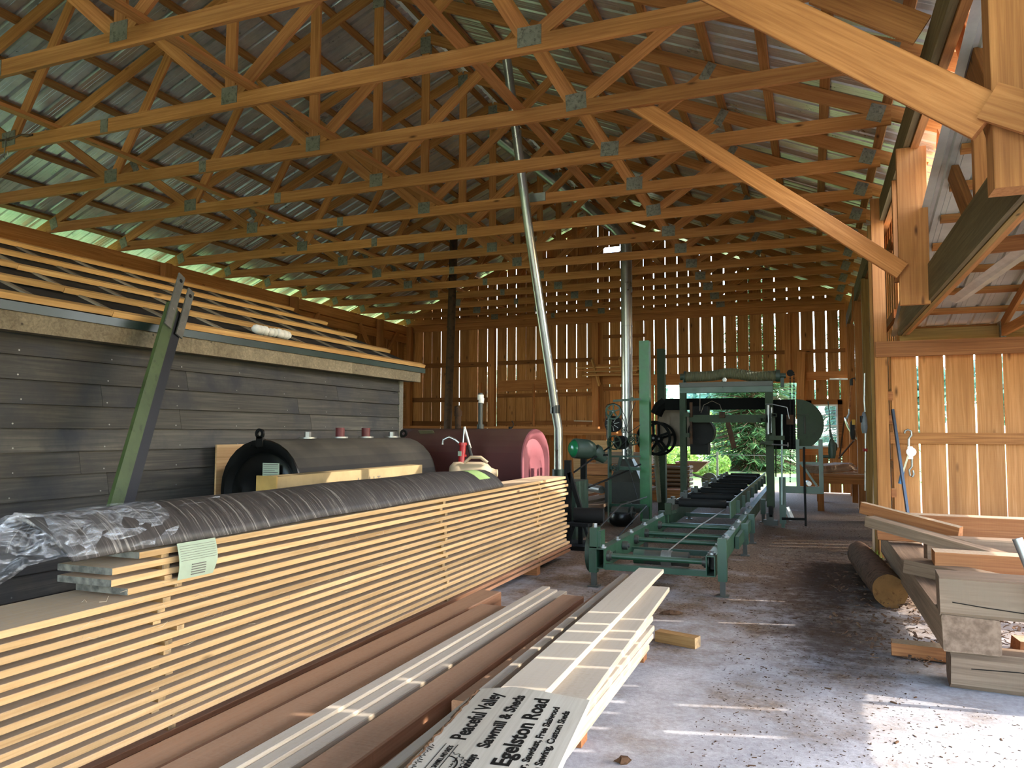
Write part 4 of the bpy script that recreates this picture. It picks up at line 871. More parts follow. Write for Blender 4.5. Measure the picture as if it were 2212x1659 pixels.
for k, y in enumerate((6.86, 8.02, 8.55, 9.35)):
    mb = MB(); mb.cyl((-1.755, y, .275), (-.865, y, .275), .024, n=14); ax_ = mb.build('roller_shaft', G, bed, smooth=40)
    for x, d in ((-1.74, .03), (-.88, .03)): mb = MB(); mb.cyl((x-d/2, y, .275), (x+d/2, y, .275), .05, n=18); mb.cyl((x-d, y, .275), (x+d, y, .275), .038, n=18); mb.build('bearing', W['darksteel'], ax_, smooth=40)
mb = MB(); mb.cyl((-1.75, 7.45, .29), (-1.70, 7.45, .29), .042, n=18); mb.cyl((-1.71, 7.45, .29), (-1.68, 7.45, .29), .02, n=12); mb.build('bearing', W['darksteel'], bed, smooth=40)
for x in (-.83, -1.795):
    for y in (6.85, 7.4, 8.0, 8.7, 9.4, 10.4, 11.2):
        mb = MB(); mb.cyl((x, y, .347), (x, y, .36), .035, n=14); mb.cyl((x, y, .36), (x, y, .378), .02, n=6); mb.build('bolt', ST, bed, smooth=40)
mb = MB()
for y in (7.1, 7.16, 7.7): mb.cyl((-1.7545, y, .27), (-1.752, y, .27), .012, n=10)
mb.build('rail_holes', W['black'], bed)
# winch drum with its wire rope
mb = MB(); mb.lathe((-1.57, 7.15, .24), (1,0,0), [(0,0),(0,.066),(.5,.066),(.5,0)], 20); dr = mb.build('winch_drum', W['darksteel'], bed, smooth=40)
mb = MB(); mb.cyl((-1.57, 7.15, .24), (-1.47, 7.15, .24), .067, n=20); mb.cyl((-1.75, 7.15, .24), (-.86, 7.15, .24), .018, n=12); mb.build('drum_end', G, dr, smooth=40)
mb = MB()
for k in range(9): mb.ring((-1.31+k*.0105, 7.15, .24), (1,0,0), .073, .06, .009, 20)
mb.build('rope_winding', W['galv'], dr, smooth=40)
mb = MB(); mb.tube([(-1.25, 7.15, .312), (-1.14, 8.4, .4), (-1.02, 9.85, .45)], .0065, 6); mb.build('wire_rope', W['galv'], bed, smooth=60)
mb = MB(); mb.ab((-1.9, 6.78, .35), (-1.83, 6.9, .53)); mb.ab((-1.83, 6.8, .36), (-1.8, 6.95, .5)); tw = mb.build('tensioner_bracket', G, bed)
mb = MB(); mb.cyl((-1.865, 6.84, .53), (-1.865, 6.84, .565), .022, n=6); mb.build('bolt', ST, tw)
def wheel(name, c, axis, r, w, m, par, spokes=5, hub=.22, rim=.82, groove=True, cover=None):
    c = V(c); a = V(axis).normalized(); o = MB(); n = 36
    o.ring(c, a, r, r*rim, w, n); F = frame_along(c, c+a)
    o.cyl(c-a*w*.7, c+a*w*.7, r*hub, n=18)
    for k in range(spokes):
        t = 2*math.pi*k/spokes+.3; d = F@V((0, math.cos(t), math.sin(t))); o.bar(c+d*r*hub*.8, c+d*r*(rim+.04), w*.5, r*.14, up=a.cross(d))
    ob = o.build(name, m, par, smooth=35)
    q = MB(); q.cyl(c-a*w*.95, c+a*w*.95, r*.07, n=10); q.build('hub_bolt', ST, ob, smooth=40); return ob
wheel('belt_wheel', (-1.93, 7.0, .29), (1,0,0), .19, .05, DG, bed, 5)
mb = MB(); mb.tube([V((-1.93, 6.86, .42)), V((-1.97, 8.3, .6)), V((-2.15, 10.6, .5))], .008, 6); mb.tube([V((-1.93, 7.14, .16)), V((-2.0, 8.6, .3)), V((-2.15, 10.6, .38))], .008, 6); mb.build('drive_belt', W['rubber'], bed, smooth=60)
# raised roller table
mb = MB(); mb.ab((-.945, 9.62, .355), (-.93, 17.0, .56)); mb.build('table_side', G, bed)
for k in range(8): mb = MB(); mb.ab((-.93, 10.3+k*.85, .36), (-.885, 10.33+k*.85, .52)); mb.build('side_stiffener', G, bed)
mb = MB(); mb.ab((-1.72, 9.8, .37), (-1.705, 17.0, .5)); mb.build('table_side', W['darksteel'], bed)
for k, y in enumerate((9.95, 11.0, 12.05, 13.3, 14.5, 15.6, 16.6)):
    mb = MB(); mb.cyl((-1.6, y, .5), (-1.02, y, .5), .052, n=18); mb.cyl((-1.69, y, .5), (-.95, y, .5), .022, n=12); rl = mb.build('table_roller', W['blackrough'], bed, smooth=40)
    mb = MB(); mb.box((-1.7, y, .51), (.1, .12, .07)); mb.cyl((-1.68, y, .545), (-1.68, y, .575), .03, n=12); mb.build('bearing_block', W['darksteel'], rl, smooth=40)
    mb = MB(); mb.box((-.965, y, .5), (.04, .08, .06)); mb.build('bearing_block', W['darksteel'], rl)
mb = MB(); mb.bar((-1.72, 9.82, .36), (-1.72, 9.82, .5), .05, .08); mb.bar((-1.78, 9.85, .36), (-1.62, 9.85, .4), .04, .04); mb.build('table_bracket', W['mgreen'], bed)
# ---------------------------------------------------------------- drive stand on the left with its pulleys and belts
st = root('drive_stand', (-2.6, 11.8, 0), 'green belt drive stand with pulleys and two tall square posts left of the log bed', 'drive stand')
mb = MB(); mb.ab((-2.545, 12.02, 0), (-2.39, 12.18, 2.85)); mb.build('tall_post', paint('bright green post paint', '#2f6b3c', .4, wear='#27503a', amt=.6), st)
mb = MB(); mb.ab((-2.52, 13.4, 0), (-2.39, 13.55, 2.86)); mb.build('tall_post', W['mgreen'], st)
def Q(u, v, Y=11.7): return at(u, v, Y=Y)
mb = MB(); p = Q(1317, 1125); p.z = 0; mb.tube([p, Q(1317, 1000), Q(1316, 920), Q(1317, 900), Q(1322, 888)], .032, 4); mb.build('frame_post', G, st)
mb = MB(); a, b = Q(1318, 886), Q(1384, 863); mb.cyl(Q(1366, 862)-V((0,.022,0)), Q(1366, 862)+V((0,.022,0)), .03, n=10); mb.build('arm_clamp', G, st)
for e, f, s_ in ((Q(1325, 866), Q(1384, 862), .033), (Q(1314, 986), Q(1384, 986), .028), (Q(1318, 1010), Q(1384, 1013), .05), (Q(1318, 1092), Q(1395, 1094), .06)): mb = MB(); mb.bar(e, f, s_, s_); mb.build('frame_arm', G, st)
for e, f, s_ in ((Q(1342, 985), Q(1336, 1012), .045), (Q(1366, 1020), Q(1350, 986), .03), (Q(1395, 1095), V((Q(1395, 1095).x, 11.7, 0)), .08)): mb = MB(); mb.bar(e, f, s_, s_); mb.build('frame_link', DG, st)
px = .0072
def pul(u, v, r, Y=11.62, m=DG, sp_=5, w=.04): c = Q(u, v, Y); return wheel('pulley', c, (0,1,0), r*px, w, m, st, sp_)
pul(1325, 889, 17.5, m=W['green']); pul(1327, 956, 16, m=W['mgreen']); pul(1369, 949, 12.5, m=W['mgreen'], sp_=9); pul(1348, 929, 6, sp_=8); pul(1359, 977, 7, sp_=8); pul(1329, 1011, 8, sp_=8); pul(1351, 1103, 21, Y=11.9, m=W['mgreen'])
wheel('flywheel', Q(1412, 946, 12.4), (0,1,0), .28, .05, W['guard'], st, 5, rim=.86); wheel('flywheel', Q(1424, 948, 12.7), (0,1,0), .28, .05, W['guard'], st, 5, rim=.86)
c = Q(1325, 916, 11.85); mb = MB(); mb.cyl(c-V((0,.06,0)), c+V((0,.06,0)), 18*px, n=28); fan = mb.build('fan_motor', W['blackrough'], st, smooth=40)
mb = MB()
for k in range(8): t = k*math.pi/4+.2; mb.bar(c+V((.03*math.cos(t), -.063, .03*math.sin(t))), c+V((.11*math.cos(t), -.063, .11*math.sin(t))), .004, .008)
mb.build('fan_guard', W['galv'], fan)
c = Q(1342, 956, 11.85); mb = MB(); mb.cyl(c-V((0,.1,0)), c+V((0,.1,0)), 15*px, n=24); mb.build('motor', W['blackrough'], st, smooth=40)
c = Q(1345, 1107, 11.3); mb = MB(); mb.cyl(c-V((.16,0,0)), c+V((.1,0,0)), .085, n=24); mb.cyl(c+V((.1,0,0)), c+V((.2,0,0)), .02, n=10); mb.build('motor', W['darksteel'], st, smooth=40)
wheel('pulley', c+V((.15, 0, 0)), (1,0,0), .095, .03, W['darksteel'], st, 6)
mb = MB(); mb.lathe((c.x-.02, c.y, 0), (0,0,1), [(0,0),(0,.11),(.04,.17),(.14,.19),(.2,.17),(.22,.0)], 20); mb.build('gearbox', W['black'], st, smooth=50)
mb = MB()
def belt(pts, Y=11.58, r=.006): mb.tube([Q(u, v, Y) for u, v in pts], r, 6)
belt([(1308, 890), (1311, 950)]); belt([(1308, 880), (1312, 874), (1325, 871), (1338, 876), (1353, 905), (1352, 975), (1354, 985)]); belt([(1342, 893), (1356, 935)]); belt([(1357, 935), (1383, 918)]); belt([(1351, 966), (1368, 962)])
belt([(1352, 985), (1379, 1085)]); belt([(1372, 868), (1352, 930)]); belt([(1331, 972), (1365, 940)], 11.7); mb.build('v_belt', W['rubber'], st, smooth=60)
mb = MB(); mb.tube([Q(1316, 966, 11.6), at(1240, 1020, Y=10.6)], .014, 8); mb.tube([Q(1384, 1003, 12.0), Q(1330, 1028, 11.7), at(1240, 1066, Y=10.6)], .014, 8); mb.build('drive_belt', W['rubber'], st, smooth=60)
mb = MB(); pts = []
for k in range(90): f = k/89; pts.append(at(1414-3*f+(2.0 if k % 2 else -2.0), 960+85*f, Y=12.9))
a, b = at(1415, 955, Y=12.9), at(1424, 1085, Y=12.9)
for k in range(40): mb.ring(a.lerp(b, k/40), b-a, .055-.018*k/40, .03, .012, 12)
mb.tube([a, b], .035, 10); mb.build('flex_hose', W['bellow'], st, smooth=50)
# ---------------------------------------------------------------- saw head: gantry, band guards, cylinder
hd = root('saw_head', (-1.2, 12.0, .28), 'green gantry of the band saw head with round blade guards, straddling the log bed', 'band saw head')
MG = W['mgreen']
mb = MB(); mb.ab((-1.9, 11.93, .3), (-1.81, 12.07, 2.0)); mb.build('gantry_post', MG, hd)
mb = MB(); mb.ab((-.645, 11.93, .3), (-.535, 12.07, 2.0)); mb.build('gantry_post', MG, hd)
mb = MB(); mb.ab((-1.9, 11.93, 2.0), (-.53, 12.07, 2.09)); mb.build('gantry_beam', G, hd); mb = MB(); mb.ab((-1.9, 11.9, 2.09), (-.53, 12.1, 2.16)); mb.build('beam_cap', W['darksteel'], hd)
H = lambda u, v, Y=12.0: at(u, v, Y=Y)
# bellows cylinder on top
a, b = H(1481, 814), H(1676, 812); L = (b-a).length; mb = MB(); n = 60; rr = []; pts = []
for k in range(n*2+1):
    f = k/(n*2); p = a.lerp(b, f); p = p+V((0, 0, .045*math.exp(-((f-.5)/.17)**2)-.012*math.exp(-((f-.8)/.1)**2))); pts.append(p); rr.append((.084 if k % 2 else .074)*(1+.0*f))
mb.tube(pts, rr, 16); bl_ = mb.build('bellows_cylinder', W['bellow'], hd, smooth=30)
mb = MB(); mb.cyl(b, b+V((.06,0,0)), .09, n=20); mb.cyl(b+V((.06,0,0)), b+V((.14,0,0)), .04, n=12); mb.build('cylinder_end', DG, bl_, smooth=40); mb = MB(); mb.cyl(a-V((.02,0,0)), a, .09, n=20); mb.cyl(a-V((.08,0,.0)), a-V((.02,0,0)), .05, n=12); mb.build('cylinder_end', DG, bl_, smooth=40)
mb = MB()
for u in (1479, 1690): p = H(u, 830); mb.bar(p+V((0,0,-.05)), p+V((0,0,.16)), .05, .05)
p = H(1562, 838); mb.cyl(p+V((0,-.05,0)), p+V((0,-.05,.1)), .022, n=12); mb.build('cylinder_mount', DG, hd)
p = H(1565, 820, 11.85); mb = MB(); mb.lathe(p-V((0,0,.03)), (0,0,1), [(0,0),(.0,.025),(.03,.033),(.055,.02),(.06,0)], 14); mb.build('white_knob', W['white_paint'], hd, smooth=60)
# band guards
mb = MB(); c = V((-.21, 12.32, 1.52)); n = 24; R_ = .375
pts = [V((-.235, 12.17, c.z-R_)), V((-.235, 12.17, c.z+R_))][::-1]; pts = [c+V((R_*math.cos(t), -.15, R_*math.sin(t))) for t in [math.pi/2-math.pi*k/n for k in range(n+1)]]
mb.prism(pts, (0, .3, 0)); gd = mb.build('round_guard', W['mgreen'], hd, smooth=30)
mb = MB(); q = c+V((.11, -.16, .12)); mb.tube([q+V((-.12,0,.02)), q+V((.06,0,.02))], .006); mb.tube([q+V((.0,0,.0)), q+V((.0,0,-.26))], .013); mb.build('guard_handle', W['darksteel'], gd)
mb = MB(); mb.ab((-.62, 12.2, c.z-R_), (-.235, 12.5, c.z+R_)); mb.build('guard_box', W['guard'], hd)
mb = MB(); c2 = V((-2.14, 12.9, 1.46)); pts = [c2+V((.3*math.cos(t), 0, .36*math.sin(t))) for t in [math.pi*k/n for k in range(n+1)]]+[c2+V((-.3, 0, -.3)), c2+V((.3, 0, -.3))]
mb.prism(pts, (0, .26, 0)); tg = mb.build('left_guard', W['taupe'], hd, smooth=30)
mb = MB()
for k in (-.1, .1): mb.bar(c2+V((k, -.01, -.25)), c2+V((k, -.01, .2)), .05, .03, up=(0,1,0))
mb.build('guard_rib', W['taupe'], tg)
mb = MB(); a, b = H(1438, 866, 12.55), H(1652, 876, 12.55); mb.ab((a.x, 12.45, b.z-.06), (-.6, 12.65, a.z+.03)); mb.tube([(a.x, 12.55, a.z-.03), (a.x-.1, 12.55, a.z-.1), (a.x-.16, 12.55, a.z-.22)], .1, 8); mb.build('band_guard', W['guard'], hd, smooth=40)
mb = MB(); a, b = H(1490, 904, 11.9), H(1655, 903, 11.9); mb.ab((a.x, 11.82, 1.545), (b.x, 11.95, 1.66)); mb.build('head_beam', MG, hd)
mb = MB(); mb.ab((-1.77, 12.1, 1.05), (-1.5, 12.4, 1.8)); mb.build('drive_box', W['blackrough'], hd)
mb = MB(); mb.cyl((-1.6, 12.05, 1.4), (-1.6, 12.35, 1.4), .2, n=28); mb.build('drive_wheel', W['blackrough'], hd, smooth=40)
mb = MB(); a, b = H(1572, 912, 11.85), H(1586, 968, 11.8); mb.bar(a, b, .07, .05, up=(0,1,0)); sg_ = mb.build('log_stop', W['rust'], hd)
mb = MB(); mb.tube([H(1560, 900), H(1556, 930), H(1562, 934), H(1574, 932), H(1578, 948)], .004); mb.tube([H(1512, 850), H(1512, 888)], .005); mb.tube([H(1514, 892), H(1520, 875), H(1538, 866), H(1555, 874), H(1560, 890)], .004); mb.build('hose', W['taupe'], hd)
mb = MB(); p = H(1560, 896, 11.8); mb.box(p, (.08, .05, .09)); p = H(1493, 885, 11.8); mb.box(p, (.04, .04, .22)); p = H(1493, 935, 11.8); mb.box(p, (.04, .04, .34)); mb.build('mounting_plate', W['rust'], hd)
mb = MB()
for u, v in ((1484, 896), (1484, 940)): p = H(u, v, 11.75); mb.box(p, (.09, .16, .06))
mb.ab((H(1482, 940).x, 11.7, H(1482, 940).z), (H(1482, 896).x+.04, 11.76, H(1482, 896).z)); mb.build('guide_bracket', MG, hd)
mb = MB(); p = H(1660, 875, 11.85); q = H(1660, 938, 11.85); mb.cyl(q, p, .024, n=16); mb.build('hydraulic_cylinder', W['steel'], hd, smooth=40)
mb = MB(); mb.cyl(H(1667, 880, 11.84), H(1667, 935, 11.84), .014, n=10); mb.tube([H(1654, 873, 11.8), H(1668, 873, 11.75), H(1700, 880, 11.75), H(1705, 905, 11.75)], .008); mb.build('cylinder_rod', W['steel'], hd, smooth=50)
for u, v, du, dv in ((1647, 907, 9, 9), (1672, 897, 11, 8), (1646, 962, 10, 9)):
    a = H(u-du/2, v+dv/2, 11.7); b = H(u+du/2, v-dv/2, 11.7); mb = MB(); w = b.x-a.x; t = .008
    mb.ab((a.x, 11.62, a.z), (a.x+t, 11.8, b.z)); mb.ab((b.x-t, 11.62, a.z), (b.x, 11.8, b.z)); mb.ab((a.x, 11.62, a.z), (b.x, 11.8, a.z+t)); mb.ab((a.x, 11.62, b.z-t), (b.x, 11.8, b.z)); mb.build('tube_arm', MG, hd)
mb = MB(); mb.ab((H(1669, 950).x, 11.75, H(1669, 950).z), (H(1676, 900).x, 11.82, H(1676, 900).z)); mb.ab((H(1664, 950).x, 11.7, H(1664, 950).z), (H(1696, 941).x, 11.8, H(1696, 941).z)); mb.ab((H(1645, 960).x, 11.72, H(1645, 960).z), (H(1672, 953).x, 11.8, H(1672, 953).z)); mb.build('slide_block', MG, hd)
mb = MB(); mb.tube([H(1689, 895, 11.75), H(1689, 1090, 11.9)], .013); mb.build('pale_rod', paint('pale blue green rod', '#9fb8b4', .4), hd, smooth=50)
mb = MB(); mb.tube([H(1667, 960, 11.7), H(1704, 962, 11.7)], .01); mb.tube([H(1702, 956, 11.7), H(1702, 966, 11.7)], .008); mb.build('adjusting_screw', ST, hd)
mb = MB(); mb.ab((H(1699, 925, 12.1).x, 12.1, H(1699, 917).z), (H(1714, 900, 12.1).x, 12.14, H(1712, 896, 12.1).z)); mb.build('chain_bracket', W['rust'], hd)
mb = MB()
for u in (1707, 1715):
    a, b = H(u, 803, 12.12), H(u, 980 if u == 1715 else 1042, 12.12); k = 0; L = (a-b).length; n = int(L/.028)
    for k in range(n): p = a.lerp(b, (k+.5)/n); mb.box(p, (.02 if k % 2 else .01, .01 if k % 2 else .02, .024))
mb.build('lift_chain', W['blackrough'], hd)
mb = MB(); mb.cyl(H(1707, 806, 12.12)-V((0,.02,0)), H(1707, 806, 12.12)+V((0,.02,0)), .05, n=16); mb.build('chain_sprocket', W['blackrough'], hd)
p = H(1690, 1010, 12.2); mb = MB(); mb.ab((-.6, 12.3, .3), (-.56, 12.36, 1.2)); mb.tube([H(1676, 960, 12.2), H(1676, 1030, 12.2)], .01); mb.build('lower_rod', MG, hd)
mb = MB(); mb.ab((-.62, 11.9, .2), (-.56, 12.1, .32)); mb.cyl((-.61, 12, .2), (-.57, 12, .2), .05, n=16); mb.build('carriage_wheel', W['blackrough'], hd, smooth=40)
mb = MB(); mb.ab((-.7, 12.06, .02), (-.5, 12.14, .1)); mb.ab((-.66, 12.06, .1), (-.56, 12.14, .2)); mb.build('track_stand', W['darksteel'], hd)
# operator stand on the right of the head
os_ = root('operator_stand', (-.2, 12.3, 0), 'low green operator stand with bars and a lever right of the saw head', 'operator stand')
mb = MB(); mb.ab((-.47, 12.22, .06), (-.38, 12.32, .74)); mb.ab((-.45, 12.24, 0), (-.4, 12.3, .06)); mb.build('stand_post', G, os_)
mb = MB(); mb.ab((-.38, 12.24, .51), (.14, 12.31, .61)); mb.build('stand_bar', G, os_)
mb = MB(); mb.ab((.08, 12.24, .61), (.14, 12.3, 1.3)); mb.ab((-.23, 12.24, .61), (-.18, 12.3, 1.3)); mb.ab((-.18, 12.25, .93), (.08, 12.29, .97)); mb.ab((-.18, 12.25, 1.16), (.08, 12.28, 1.2)); mb.bar((-.16, 12.22, .95), (.05, 12.22, .62), .02, .03); mb.build('stand_frame', G, os_)
mb = MB(); mb.tube([at(1741, 1133, Y=12.2), at(1737, 985, Y=12.2), at(1737, 965, Y=12.2)], .016); mb.tube([at(1690, 1117, Y=12.2), at(1741, 1118, Y=12.2)], .018); mb.build('black_lever', W['blackrough'], os_, smooth=50)
mb = MB(); mb.tube([at(1700, 1093, Y=12.3), at(1712, 1120, Y=12.3)], .04, 4); mb.build('white_foot', W['white_paint'], os_)
mb = MB(); a = at(1795, 975, Y=12.3); mb.tube([at(1788, 868, Y=12.25), at(1790, 888, Y=12.25), at(1793, 930, Y=12.25)], .007); mb.tube([at(1792, 928, Y=12.25), at(1795, 945, Y=12.25)], .018); mb.lathe(at(1796, 945, Y=12.25)-V((0,0,.3)), (0,0,1), [(0,0),(0,.04),(.08,.055),(.2,.05),(.26,.03),(.3,.012)], 12); mb.tube([at(1796, 985, Y=12.25), at(1775, 985, Y=12.28)], .02); mb.build('gear_lever', DG, os_, smooth=50)
mb = MB(); mb.lathe(at(1800, 965, Y=12.3), (1,-.3,0), [(-.02,0),(-.02,.06),(.02,.07),(.04,.05),(.05,0)], 14); mb.build('lever_disc', W['mgreen'], os_, smooth=50)
mb = MB(); mb.cyl(at(1748, 1043, Y=12.2), at(1744, 1040, Y=12.7), .035, n=16); mb.build('pipe_end', W['white_paint'], os_, smooth=40)
os_.location.y -= .22
# ---------------------------------------------------------------- log and timbers on the right
a, b = at(1923, 1278, Z=.135), V((.44, 9.0, .12)); d = (b-a).normalized()
lg = root('log', (a.x, (a.y+b.y)/2, 0), 'short bark covered log lying on the floor beside the timbers', 'log')
mb = MB(); n = 22; rows = []; F = frame_along(a, b)
for i in range(26):
    f = i/25; c = a.lerp(b, f); rr = .132-.012*f; rows.append([c+F@V((0, (rr*(1+.05*math.sin(3*k*2*math.pi/n+f*4))+rnd(-.005,.005))*math.cos(2*math.pi*k/n), (rr*(1+.05*math.sin(2*k*2*math.pi/n+f*5))+rnd(-.005,.005))*math.sin(2*math.pi*k/n))) for k in range(n)]+[None])
for r_ in rows: r_[-1] = r_[0]
mb.grid(rows); ends = (rows[0][:-1], rows[-1][:-1]); mb.build('bark', W['bark'], lg, smooth=70, fixn=True)
mb = MB()
for e_, s in ((ends[0], -1), (ends[1], 1)): mb = MB(); mb.add([p+d*s*.002 for p in e_], [tuple(range(n))]); mb.build('cut_end', W['cut'], lg, fixn=True)
def timber(p0, p1, w, h, m, lab, cat='timber', jit=.006, ch=.006): return tag(beam('timber', p0, p1, w, h, W[m], ch=ch, jit=jit), lab, cat, 'timbers on the right')
timber((.69, 4.99, .1), (2.6, 4.86, .1), .24, .195, 'gray', 'lowest weathered timber on the floor at the lower right, round edged with orange weathering', ch=.03)
timber((.785, 4.86, .297), (.76, 8.6, .3), .28, .196, 'gray', 'long grey timber running away, square end grain facing the camera')
timber((.65, 5.0, .5), (2.6, 4.88, .5), .26, .21, 'gray', 'big grey timber on top at the lower right with a long crack', ch=.012)
timber((.6, 8.15, .09), (2.4, 8.2, .09), .2, .18, 'gray', 'timber on the floor under the far end of the long grey timber')
t3a = at(2018, 1200, Y=5.95)
timber((t3a.x+.01, 6.07, .49), (2.6, 5.98, .49), .2, .19, 'cedar', 'reddish timber with a sunlit top behind the big grey timber')
a = at(1965, 1215, Z=.47); timber((a.x+.02, a.y, .45), (1.4, 5.28, .45), .17, .1, 'gray', 'short grey plank pointing out over the long timber, dark end')
a = at(1990, 1140, Z=.5); timber((.8, 6.75, .5), (2.6, 6.75, .5), .18, .2, 'gray', 'grey brown timber with lit top, middle of the pile')
timber((.53, 7.75, .56), (2.6, 7.75, .55), .2, .24, 'cedar', 'long orange brown timber at the back of the pile against the board wall')
a = at(1877, 1125, Y=6.93); b = at(2168, 1208, Y=6.14); timber(a, b, .1, .085, 'gray', 'long narrow plank lying slanted across the timbers, nearer one', ch=.003)
a = at(1862, 1097, Y=7.5); b = at(2075, 1152, Y=6.95); timber(a, b, .06, .1, 'cedar', 'long narrow plank lying slanted across the timbers, farther one', ch=.003)
tag(beam('steel_pipe', at(2199, 1165, Y=4.95), at(2212, 1212, Y=4.95)+V((.03, 0, -.12)), .001, .001, W['steel']), None) if 0 else None
a, b = at(2197, 1163, Y=4.72), at(2216, 1232, Y=4.75); b = a+(b-a)*1.0; mb = MB(); dd = (b-a); e = a+dd*2.9; e = V((e.x, e.y+.0, max(.0, a.z-2.0))) if 0 else V((a.x+.26, 4.6, .012)); mb.cyl(e, a, .024, n=18); tag(mb.build('steel_pipe', W['steel'], smooth=40), 'grey steel pipe leaning on the big timber at the right edge', 'pipe')
# seasoning cracks on the big timbers
for tm, y_, pts in (('timber.002', 4.868, [(.7, .47), (.85, .455), (1.05, .44), (1.3, .43), (1.6, .425)]), ('timber', 4.87, [(.78, .12), (1.0, .13), (1.25, .12), (1.5, .125)])):
    mb = MB(); par = bpy.data.objects[tm]
    yy = lambda x: (5.0+(x-.65)*(4.88-5.0)/1.95-.131) if tm == 'timber.002' else (4.99+(x-.69)*(4.86-4.99)/1.91-.121)
    for (xa, za), (xb, zb) in zip(pts, pts[1:]): mb.bar((xa, yy(xa)-.001, za), (xb, yy(xb)-.001, zb), .01, .0045)
    mb.build('crack', W['ink'], par)
blk = timber((.44, 5.45, .05), (.78, 5.42, .05), .12, .085, 'cedar', 'orange wood block on the floor left of the timber pile end', 'wood block')
mb = MB(); c = at(1463, 1375, Z=.0); tag(beam('wood_block', at(1421, 1372, Z=.035), at(1507, 1388, Z=.035), .085, .07, W['sticker'], ch=.003), 'pale squared offcut lying on the floor beside the low plank pile', 'wood block')
for (x, y, w, h, rz, lab) in ((1.3, 5.7, .3, .12, .2, 'wood scrap behind the lowest timber, square offcut'), (1.65, 5.75, .16, .1, -.3, 'wood scrap behind the lowest timber, reddish bit'), (1.0, 5.75, .12, .07, 1.0, 'rusty looking bark lump between the timbers')):
    c = V((x, y, h/2)); dx = V((math.cos(rz), math.sin(rz), 0))*w/2; tag(beam('wood_scrap', c-dx, c+dx, h*1.1, h, W['cedar'], jit=.008), lab, 'wood scrap')
for (u, v, du, dv, lab) in ((1345, 1651, 16, 12, 'dark bark lump on the concrete at the bottom edge of the photo'), (1450, 1330, 40, 14, 'strip of dark bark near the tip of the low pile'), (2010, 1290, 20, 10, 'bark chip under the long timber')):
    c = at(u, v, Z=0); mb = MB(); s = du*.0022
    mb.lathe(c+V((-s, 0, .012)), (1, .3, 0), [(0,0),(.02,.012),(s*.8,.022),(s*1.5,.016),(s*2,0)], 8); mb.v = [p+V((rnd(-.006,.006),)*3) if p.z > .012 else p for p in mb.v]; tag(mb.build('bark_lump', W['barkdark']), lab, 'bark')
# tools on the right wall
tag(beam('pry_bar', at(1928, 884, Y=9.66), V((1.0, 9.3, .0)), .028, .028, W['ironbar']), 'dark blue iron bar leaning on the right board wall', 'iron bar')
ck = root('cable_puller', at(1955, 930, Y=9.68), 'hand cable puller with a blue grip hanging on the wall girt', 'cable puller')
K = lambda u, v, Y=9.66: at(u, v, Y=Y)
mb = MB(); c = K(1962, 934); mb.tube([K(1963, 948), K(1969, 940), K(1968, 931), K(1961, 928), K(1955, 931), K(1954, 936)], .011, 8); mb.build('top_hook', W['galv'], ck, smooth=60)
mb = MB(); mb.tube([K(1963, 948), K(1963, 965)], .013); mb.box(K(1966, 978), (.05, .04, .14)); mb.lathe(K(1968, 976)+V((0,-.03,0)), (0,1,0), [(0,0),(0,.05),(.06,.05),(.06,0)], 16); mb.build('ratchet_body', W['alu'], ck, smooth=40)
mb = MB(); mb.bar(K(1963, 980), K(1950, 1020), .02, .04, up=(0,1,0)); mb.build('lever', paint('cream steel', '#d8cfae', .5), ck)
mb = MB(); mb.tube([K(1950, 1018), K(1944, 1045)], .021, 10); mb.build('grip', W['blue'], ck, smooth=60)
mb = MB(); mb.tube([K(1970, 984), K(1970, 1008)], .012); mb.tube([K(1970, 1008), K(1964, 1015), K(1966, 1028), K(1971, 1030), K(1974, 1024), K(1972, 1016)], .011, 8); mb.build('lower_hook', W['galv'], ck, smooth=60)
hw = W['post']
S_ = lambda u, v, X=.72: at(u, v, X=X)
sh_ = root('shovel', S_(1829, 820), 'long handled shovel hanging upside down between the right wall posts', 'shovel')
top, mid = V((.7, 15.6, 2.28)), V((.655, 15.6, 1.76))
mb = MB(); mb.tube([mid, top], .017); mb.build('handle', W['cedar'], sh_, smooth=60)
mb = MB(); mb.tube([top, top+V((0,0,.12))], .028); mb.tube([top+V((0,0,.12)), top+V((.06,0,.14)), top+V((.1,0,.03))], .014); mb.build('d_grip', W['rubber'], sh_, smooth=60)
mb = MB(); mb.tube([mid+V((0,0,.08)), mid, mid+V((-.03,0,-.06)), mid+V((-.045,0,-.1))], .018); mb.build('socket', W['steel'], sh_, smooth=60)
rows = []
for i in range(9):
    f = i/8; c = mid+V((-.06+.30*f*f+.02*f, 0, -.08-.52*f)); w = .12*math.sin(math.pi*min(.96, .18+.8*f))**.6; rows.append([c+V((-.03*(1-(j/2-1)**2)+.0, (j/2-1)*w*1.4, 0)) for j in range(5)])
mb = MB(); mb.grid(rows); mb.build('blade', W['alu'], sh_, smooth=60, solid=.004)
mb = MB(); mb.cyl(at(1792, 819, Y=19.1), at(1838, 819, Y=19.1), .022, n=10); tag(mb.build('white_stick', W['white_paint'], smooth=40), 'white stick lying across at the right wall corner above the shovel', 'stick')
tag(beam('strip_lath', at(1843, 620, X=.74), at(1838, 800, X=.74)*1, .03, .03, W['truss']) , 'thin lath hanging on the right wall under the header', 'lath')
tr = root('string_trimmer', at(1869, 830, X=.74), 'string trimmer hanging between two posts of the right wall', 'string trimmer')
T_ = lambda u, v: at(u, v, Y=12.2)
mb = MB(); mb.tube([T_(1868, 806), T_(1867, 865), T_(1869, 890)], .012); mb.tube([T_(1870, 935), T_(1869, 1060)], .013); mb.build('shaft', W['alu'], tr, smooth=60)
